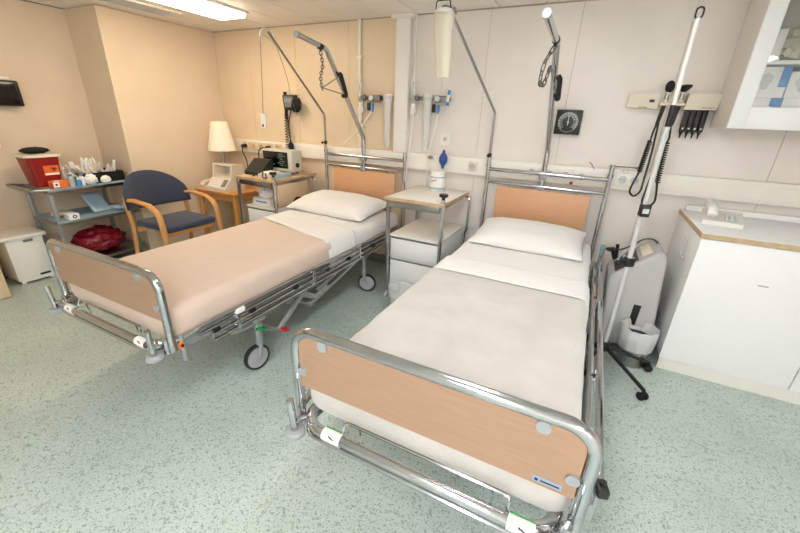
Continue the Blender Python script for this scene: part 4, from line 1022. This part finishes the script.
def plug_lead(pts, x, label):
    t = thing('power_lead', label, 'cable', (x, -.065, 1.05), 'black power leads')
    b = MB(); b.cyl((x, -.066, 1.066), (x, -.105, 1.066), .02, 12); b.ell((x, -.11, 1.064), .024, .014, .02); b.build('plug', 'black_plastic', t)
    b = MB(); b.tube(bez(pts, 18), .006, 8); b.build('lead', 'black_plastic', t)
plug_lead([(-2.62, -.112, 1.062), (-2.61, -.125, 1.0), (-2.57, -.12, .90), (-2.54, -.14, .66)], -2.62, 'black power lead hanging from the socket beside the lamp shade')
plug_lead([(-2.26, -.112, 1.066), (-2.31, -.14, 1.062), (-2.34, -.15, 1.02), (-2.345, -.15, .92), (-2.33, -.15, .72)], -2.26, 'black power lead looping from the socket beside the monitor')
t = thing('tissue_box', 'white tissue box with tissue pulled up on the left drawer unit', 'tissue box', (-1.87, -.42, .575))
b = MB(); b.box(-2.05, -1.82, -.56, -.41, .5755, .64, .003); b.mi = 1; b.cbox((-1.935, -.5605, .607), (.14, .001, .012)); b.build('box', ['paper', 'blue_print'], t)
b = MB(); b.add(lumps((-1.94, -.48, .685), .085, .06, .055, .4, 2.5, 3, 26, 18)); b.build('tissue', 'tissue', t)
b = MB(); b.add(lumps((-1.72, -.33, .615), .07, .10, .05, .2, 3, 8, flat=.038)); tag(b.build('black_pouch', 'black_soft'), 'dark cloth pouch behind the tissue box next to the pillow', 'pouch')

# ------------------------------------------------------------------ armchair
t = thing('armchair', 'blue upholstered armchair with bent beech arms by the left wall', 'chair', (-2.49, -1.09, 0))
CYc = -1.085
b = MB(); b.box(-2.72, -2.255, CYc - .235, CYc + .245, .415, .475, .024, 3); b.build('seat', 'navy_fabric', t)
b = MB()
def cback(side):
    def fn(u, v):
        e = (u * 2 - 1); y = CYc - .01 + e * .30
        zt = .675 + .205 * max(0, 1 - abs(e) ** 2.3) ** .6; zb = .58 - .03 * (1 - e * e)
        z = zb + (zt - zb) * v
        xx = -2.80 + .15 * e * e - (z - .55) * .16
        th = .026 * (max(0, 1 - abs(2 * v - 1) ** 4) ** .5) * (max(0, 1 - abs(e) ** 8) ** .5) + .002
        return V((xx + side * th, y, z))
    return fn
b.grid(cback(1), 30, 14); b.grid(cback(-1), 30, 14); bmesh.ops.remove_doubles(b.bm, verts=list(b.bm.verts), dist=.0045)
b.build('backrest', 'navy_fabric', t, angle=80)
for s in (-1, 1):
    yy = CYc + s * .272
    b = MB(); pth = fillet([(-2.72, yy - s * .0, .655), (-2.60, yy, .668), (-2.40, yy, .655), (-2.285, yy, .60), (-2.262, yy, .50), (-2.215, yy, .0)], .085, 7)
    b.tube(pth, .02, 12, flat=(.9, 1.35)); b.build('arm', 'beech_wood', t)
    b = MB(); b.tube([(-2.745, yy, .665), (-2.70, yy, .42), (-2.755, yy, 0)], .0185, 12, flat=(1, 1.3)); b.build('rear_leg', 'beech_wood', t)
for x in (-2.66, -2.30):
    b = MB(); b.box(x - .014, x + .014, CYc - .262, CYc + .262, .375, .415, .004); b.build('seat_rail', 'beech_wood', t)
tag(MB().tube([(-2.69, CYc + .30 + .014 * math.cos(q), .60 + .045 * math.sin(q)) for q in [2 * PI * k / 16 for k in range(16)]], .005, 6, closed=True).build('cord_loop', 'white_plastic'), 'small white cord loop hanging at the chair arm by the fax', 'cord')

# ------------------------------------------------------------------ trolley and what it carries
TX0, TX1, TY0, TY1 = -3.39, -2.95, -1.79, -1.15
t = thing('trolley', 'three-shelf grey metal trolley against the left wall', 'trolley', (-3.17, -1.47, 0))
for z, m in ((.78, 'liner_blue'), (.515, 'liner_blue'), (.150, 'steel')):
    b = MB(); b.box(TX0, TX1, TY0, TY1, z - .03, z - .003, .004); s_ = b.build('shelf', 'steel', t)
    b = MB(); b.box(TX0, TX1 - .004, TY0 + .01, TY1 - .01, z - .003, z, .001); b.build('liner', m, s_, label='pale blue paper liner' if m == 'liner_blue' else None)
for x in (TX0 + .015, TX1 - .03):
    for y in (TY0 + .02, TY1 - .05):
        b = MB(); b.box(x - .014, x + .014, y - .014, y + .014, .09, .77, .003); lo = b.build('post', 'grey_metal', t)
        b = MB(); b.cyl((x, y, .07), (x, y, .10), .01); b.lathe([(0, -.012), (.034, -.012), (.037, 0), (.034, .012), (0, .012)], (x, y, .037), 18, (1, 0, 0)); b.build('wheel', 'rubber', lo)
b = MB(); b.tube(fillet([(TX0 + .02, TY0 + .02, .775), (TX0 + .0, TY0 - .09, .79), (TX1 - .02, TY0 - .09, .785), (TX1 - .02, TY0 + .02, .775)], .025, 5), .0125, 10); b.build('push_handle', 'steel', t)

t = thing('sharps_bin', 'red sharps bin with orange hazard label on the trolley', 'sharps bin', (-3.20, -1.70, .78))
b = MB()
prof = []
bot = rect_round(.17, .165, .025, 3); top = rect_round(.215, .215, .03, 3)
for i, (z, sec) in enumerate(((.781, bot), (1.02, top))):
    prof.append([b.bm.verts.new((-3.20 + p[0], -1.695 + p[1], z)) for p in sec])
n = len(bot)
for k in range(n): b.bm.faces.new((prof[0][k], prof[0][(k + 1) % n], prof[1][(k + 1) % n], prof[1][k]))
b.bm.faces.new(prof[0][::-1]); b.bm.faces.new(prof[1]); b.build('body', 'red_plastic', t)
b = MB(); b.prism([(-3.20 + p[0], -1.695 + p[1]) for p in rect_round(.235, .245, .03, 4)], 'z', 1.02, 1.04); b.build('lid', 'cream_plastic', t)
# hazard label on the face towards the room
tilt = math.atan2(.03, .21)
def onface(y, z, out=.0012): return V((-3.115 + (z - .781) * .0225 / .239 + out, y, z))
b = MB(); b.quad(onface(-1.715, .875), onface(-1.615, .875), onface(-1.615, .952), onface(-1.715, .952)); b.mi = 1
b.quad(onface(-1.712, .877, .0018), onface(-1.618, .877, .0018), onface(-1.618, .892, .0018), onface(-1.712, .892, .0018)); b.mi = 2
for k in range(3):
    a = PI / 2 + 2 * PI * k / 3; c0 = V((0, -1.648 + .011 * math.cos(a), .924 + .011 * math.sin(a)))
    pts = [onface(c0.y + .010 * math.cos(q), c0.z + .010 * math.sin(q), .002) for q in [a + R(35) + R(290) * k2 / 12 for k2 in range(13)]]
    b.tube(pts, .002, 5)
b.tube([onface(-1.648 + .008 * math.cos(q), .924 + .008 * math.sin(q), .002) for q in [2 * PI * k / 14 for k in range(14)]], .0013, 5, closed=True)
b.build('hazard_label', ['orange', 'paper', 'ink'], t, label='orange hazard label with black symbol')
b = MB(); b.add(lumps((-3.22, -1.69, 1.065), .05, .095, .026, .25, 3, 5, flat=.024)); tag(b.build('cable_bundle', 'black_soft'), 'black rolled cuff lying on the sharps bin lid', 'cuff')
t = thing('carton', 'small orange carton with white patch at the front of the sharps bin', 'box', (-3.04, -1.66, .78))
b = MB(); b.box(-3.075, -3.0, -1.725, -1.62, .781, .835, .002); b.build('box', 'orange', t)
b = MB(); b.box(-3.0, -2.999, -1.72, -1.68, .79, .83); b.box(-3.065, -3.01, -1.7, -1.66, .835, .836); b.mi = 1; b.cyl((-3.0, -1.70, .81), (-2.998, -1.70, .81), .009, 10); b.build('label_patch', ['paper', 'ink'], t)
def vial(x, y, h, r, m, cap, label, z=.7805):
    t = thing('bottle', label, 'bottle', (x, y, z), 'small bottles on the trolley')
    b = MB(); b.lathe([(0, 0), (r, 0), (r, h * .7), (r * .5, h * .8), (r * .45, h * .85), (0, h * .85)], (x, y, z), 14); b.build('body', m, t)
    b = MB(); b.cyl((x, y, z + h * .83), (x, y, z + h), r * .55, 12); b.build('cap', cap, t)
vial(-3.02, -1.585, .10, .022, 'clear_plastic', 'blue_print', 'small clear bottle with blue cap next to the orange carton')
vial(-3.08, -1.555, .085, .026, 'green', 'white_plastic', 'small green bottle behind the blue-capped one')
vial(-2.975, -1.555, .07, .02, 'blue_print', 'white_plastic', 'small blue bottle at the front of the trolley top')
vial(-3.01, -1.515, .095, .024, 'white_plastic', 'blue_print', 'small white bottle with blue cap beside the cotton wad')
vial(-3.13, -1.535, .12, .024, 'white_plastic', 'grey_plastic', 'taller white bottle with grey cap behind the cotton wad')
vial(-3.22, -1.545, .14, .026, 'cream_plastic', 'white_plastic', 'cream bottle nearest the wall on the trolley top')
b = MB(); b.add(lumps((-2.995, -1.455, .825), .045, .045, .045, .3, 4, 2, flat=.043)); tag(b.build('cotton_wad', 'tissue'), 'white cotton wad left of the black tray on the trolley', 'cotton')
b = MB(); b.add(lumps((-2.998, -1.34, .812), .03, .04, .034, .2, 4, 7, flat=.026)); tag(b.build('gauze_pack', 'tissue'), 'small white gauze pack in front of the black tray', 'gauze')
t = thing('supply_tray', 'black open tray of wrapped supplies on the trolley', 'tray', (-3.13, -1.29, .78))
b = MB()
def tray(x0, x1, y0, y1, z0, z1, w=.006):
    b.box(x0, x1, y0, y1, z0, z0 + w); b.box(x0, x0 + w, y0, y1, z0, z1); b.box(x1 - w, x1, y0, y1, z0, z1); b.box(x0, x1, y0, y0 + w, z0, z1); b.box(x0, x1, y1 - w, y1, z0, z1)
tray(-3.33, -3.05, -1.50, -1.325, .7805, .868); tray(-3.33, -3.05, -1.322, -1.155, .7805, .868)
b.build('tray', 'black_plastic', t, smooth=False)
rs = random.Random(3)
for k in range(34):
    x = rs.uniform(-3.29, -3.09); y = rs.uniform(-1.46, -1.20); L = rs.uniform(.11, .21) - abs(y + 1.33) * .3
    d = V((rs.uniform(-.2, .6), (-1.31 - y) * -1.0 + rs.uniform(-1.0, .35), 1)).normalized(); p = V((x, y, .80))
    b = MB(); side = V((rs.uniform(-.3, .3), rs.uniform(.6, 1), 0)).normalized() * rs.uniform(.007, .017)
    side -= d * side.dot(d); nn = d.cross(side).normalized() * .0025
    q = [p - side, p + side, p + side + d * L, p + d * (L + .008), p - side + d * L]
    A = [b.bm.verts.new(v - nn) for v in q]; B = [b.bm.verts.new(v + nn) for v in q]
    b.bm.faces.new(A[::-1]); b.bm.faces.new(B)
    for i in range(5): b.bm.faces.new((A[i], A[(i + 1) % 5], B[(i + 1) % 5], B[i]))
    tag(b.build('wrapped_syringe', 'paper' if k % 4 else 'cream_plastic'), 'white paper-wrapped syringe standing in the black tray', 'syringe', 'wrapped syringes in the black tray')
# middle shelf
t = thing('supply_box', 'small white box with blue round mark on the middle trolley shelf', 'box', (-2.99, -1.66, .515))
b = MB(); b.box(-3.05, -2.955, -1.70, -1.625, .5155, .565, .002); b.build('box', 'paper', t)
b = MB(); b.cyl((-2.955, -1.66, .542), (-2.954, -1.66, .542), .016, 16); b.mi = 1; b.cyl((-2.954, -1.66, .542), (-2.9535, -1.66, .542), .007, 12); b.build('round_mark', ['blue_rubber', 'paper'], t)
b = MB(); b.add(lumps((-3.18, -1.66, .54), .08, .07, .026, .25, 3, 11, flat=.0235)); tag(b.build('glove_pack', 'cream_plastic'), 'cream folded pack behind the box with blue mark', 'pack')
def soft_pack(c, dx, dy, th, rot, label, m='pale_blue', name='dressing_pack'):
    b = MB()
    def f(sg):
        def fn(u, v):
            a, e = 2 * u - 1, 2 * v - 1; k = (1 - a ** 6) ** .5 * (1 - e ** 6) ** .5 if abs(a) < 1 and abs(e) < 1 else 0
            return V((a * dx / 2, e * dy / 2, sg * th / 2 * k + .006 * noise.noise(V((a * 2, e * 2, c[1] * 9))) * k))
        return fn
    b.grid(f(1), 14, 14); b.grid(f(-1), 14, 14); bmesh.ops.remove_doubles(b.bm, verts=list(b.bm.verts), dist=.0005)
    from mathutils import Euler
    b.bm.transform(Matrix.Translation(c) @ Euler(rot).to_matrix().to_4x4())
    tag(b.build(name, m, angle=60), label, 'pack', 'pale dressing packs')
soft_pack((-3.13, -1.40, .60), .20, .16, .03, (0, R(50), R(8)), 'pale blue dressing pack propped up on the middle trolley shelf')
soft_pack((-3.07, -1.25, .538), .17, .14, .042, (0, 0, R(15)), 'pale blue dressing pack lying flat on the middle trolley shelf')
# red bag
b = MB(); tb = lumps((-3.14, -1.455, .255), .16, .20, .115, .2, 3.2, 6, 44, 28, flat=.1); b.add(tb)
for v in b.bm.verts: v.co += V((0, 0, .012 * noise.noise(v.co * 26))) if v.co.z > .20 else V()
tag(b.build('waste_bag', 'red_bag', angle=80), 'crumpled dark red plastic bag on the bottom trolley shelf', 'bag')

# ------------------------------------------------------------------ white lidded bin, board, wall items at far left
t = thing('pedal_bin', 'square white lidded bin on the floor against the left wall', 'bin', (-3.31, -1.95, 0))
b = MB(); b.box(-3.45, -3.185, -2.075, -1.835, .03, .385, .006); b.build('body', 'white_plastic', t)
b = MB(); b.box(-3.46, -3.165, -2.105, -1.805, .385, .418, .012, 3); b.build('lid', 'white_plastic', t)
b = MB(); b.box(-3.186, -3.172, -1.965, -1.905, .355, .375, .003); b.build('lid_catch', 'mid_grey', t)
b = MB(); b.box(-3.186, -3.176, -1.93, -1.86, .05, .066, .002); b.build('foot_slot', 'dark_metal', t)
b = MB()
for y in (-2.06, -1.865): b.box(-3.215, -3.185, y, y + .03, 0, .035, .003); b.box(-3.45, -3.42, y, y + .03, 0, .035, .003)
b.box(-3.2, -3.186, -2.03, -1.865, .018, .032); b.build('feet', 'white_plastic', t)
t = thing('low_cupboard', 'edge of a beige cupboard at the far left of the photo', 'cupboard', (-3.2, -2.4, 0))
b = MB(); b.box(-3.45, -3.0, -2.70, -2.195, .0, .78, .003); b.build('body', 'beige_board', t)
b = MB(); b.box(-3.0, -2.982, -2.69, -2.20, .01, .77, .003); b.build('door', 'beige_board', t)
t = thing('wall_screen', 'black boxy wall screen on the left wall', 'screen', (XP, -1.85, 1.36))
b = MB(); b.box(XP, XP + .09, -2.12, -1.60, 1.395, 1.585, .012); b.build('case', 'black_plastic', t)
b = MB(); b.box(XP + .09, XP + .093, -2.10, -1.63, 1.41, 1.57, .002); b.build('display', 'screen', t)
b = MB(); b.box(XP, XP + .07, -2.12, -1.64, 1.586, 1.61, .004); b.build('shelf_bracket', 'white_plastic', t, label='white top bracket')
t = thing('paper_dispenser', 'white paper dispenser on the left wall above the white bin', 'dispenser', (XP, -1.95, 1.06))
b = MB(); b.box(XP, XP + .10, -2.12, -1.83, 1.075, 1.26, .02, 3); b.build('case', 'white_plastic', t)
b = MB(); b.box(XP + .03, XP + .07, -2.08, -1.87, 1.068, 1.078); b.build('slot', 'mid_grey', t)

# ------------------------------------------------------------------ drop helper keys
for o in SC.objects:
    if '_o' in o: del o['_o']

# ------------------------------------------------------------------ camera
Rr = (V((0.891, 0.453, 0.036)), V((-0.201, 0.321, 0.925)), V((-0.408, 0.832, -0.377)))
cam = bpy.data.cameras.new('camera'); co = bpy.data.objects.new('camera', cam); COL.objects.link(co)
f = (Rr[2]).normalized(); r = (Rr[0] - f * Rr[0].dot(f)).normalized(); u = r.cross(f)
mw = Matrix(((r.x, u.x, -f.x, .876), (r.y, u.y, -f.y, -3.152), (r.z, u.z, -f.z, 1.430), (0, 0, 0, 1)))
co.matrix_world = mw
cam.sensor_width = 36; cam.lens = 368.41 / 800 * 36; cam.clip_start = .02
SC.camera = co
w = bpy.data.worlds.new('world'); w.use_nodes = True; w.node_tree.nodes['Background'].inputs[0].default_value = (.02, .02, .02, 1); SC.world = w
SC.view_settings.view_transform = 'Standard'
SC.view_settings.look = 'None'
SC.view_settings.gamma = 1
SC.view_settings.use_curve_mapping = False
SC.view_settings.exposure = 1.08
SC.cycles.max_bounces = 12; SC.cycles.diffuse_bounces = 6; SC.cycles.transparent_max_bounces = 16
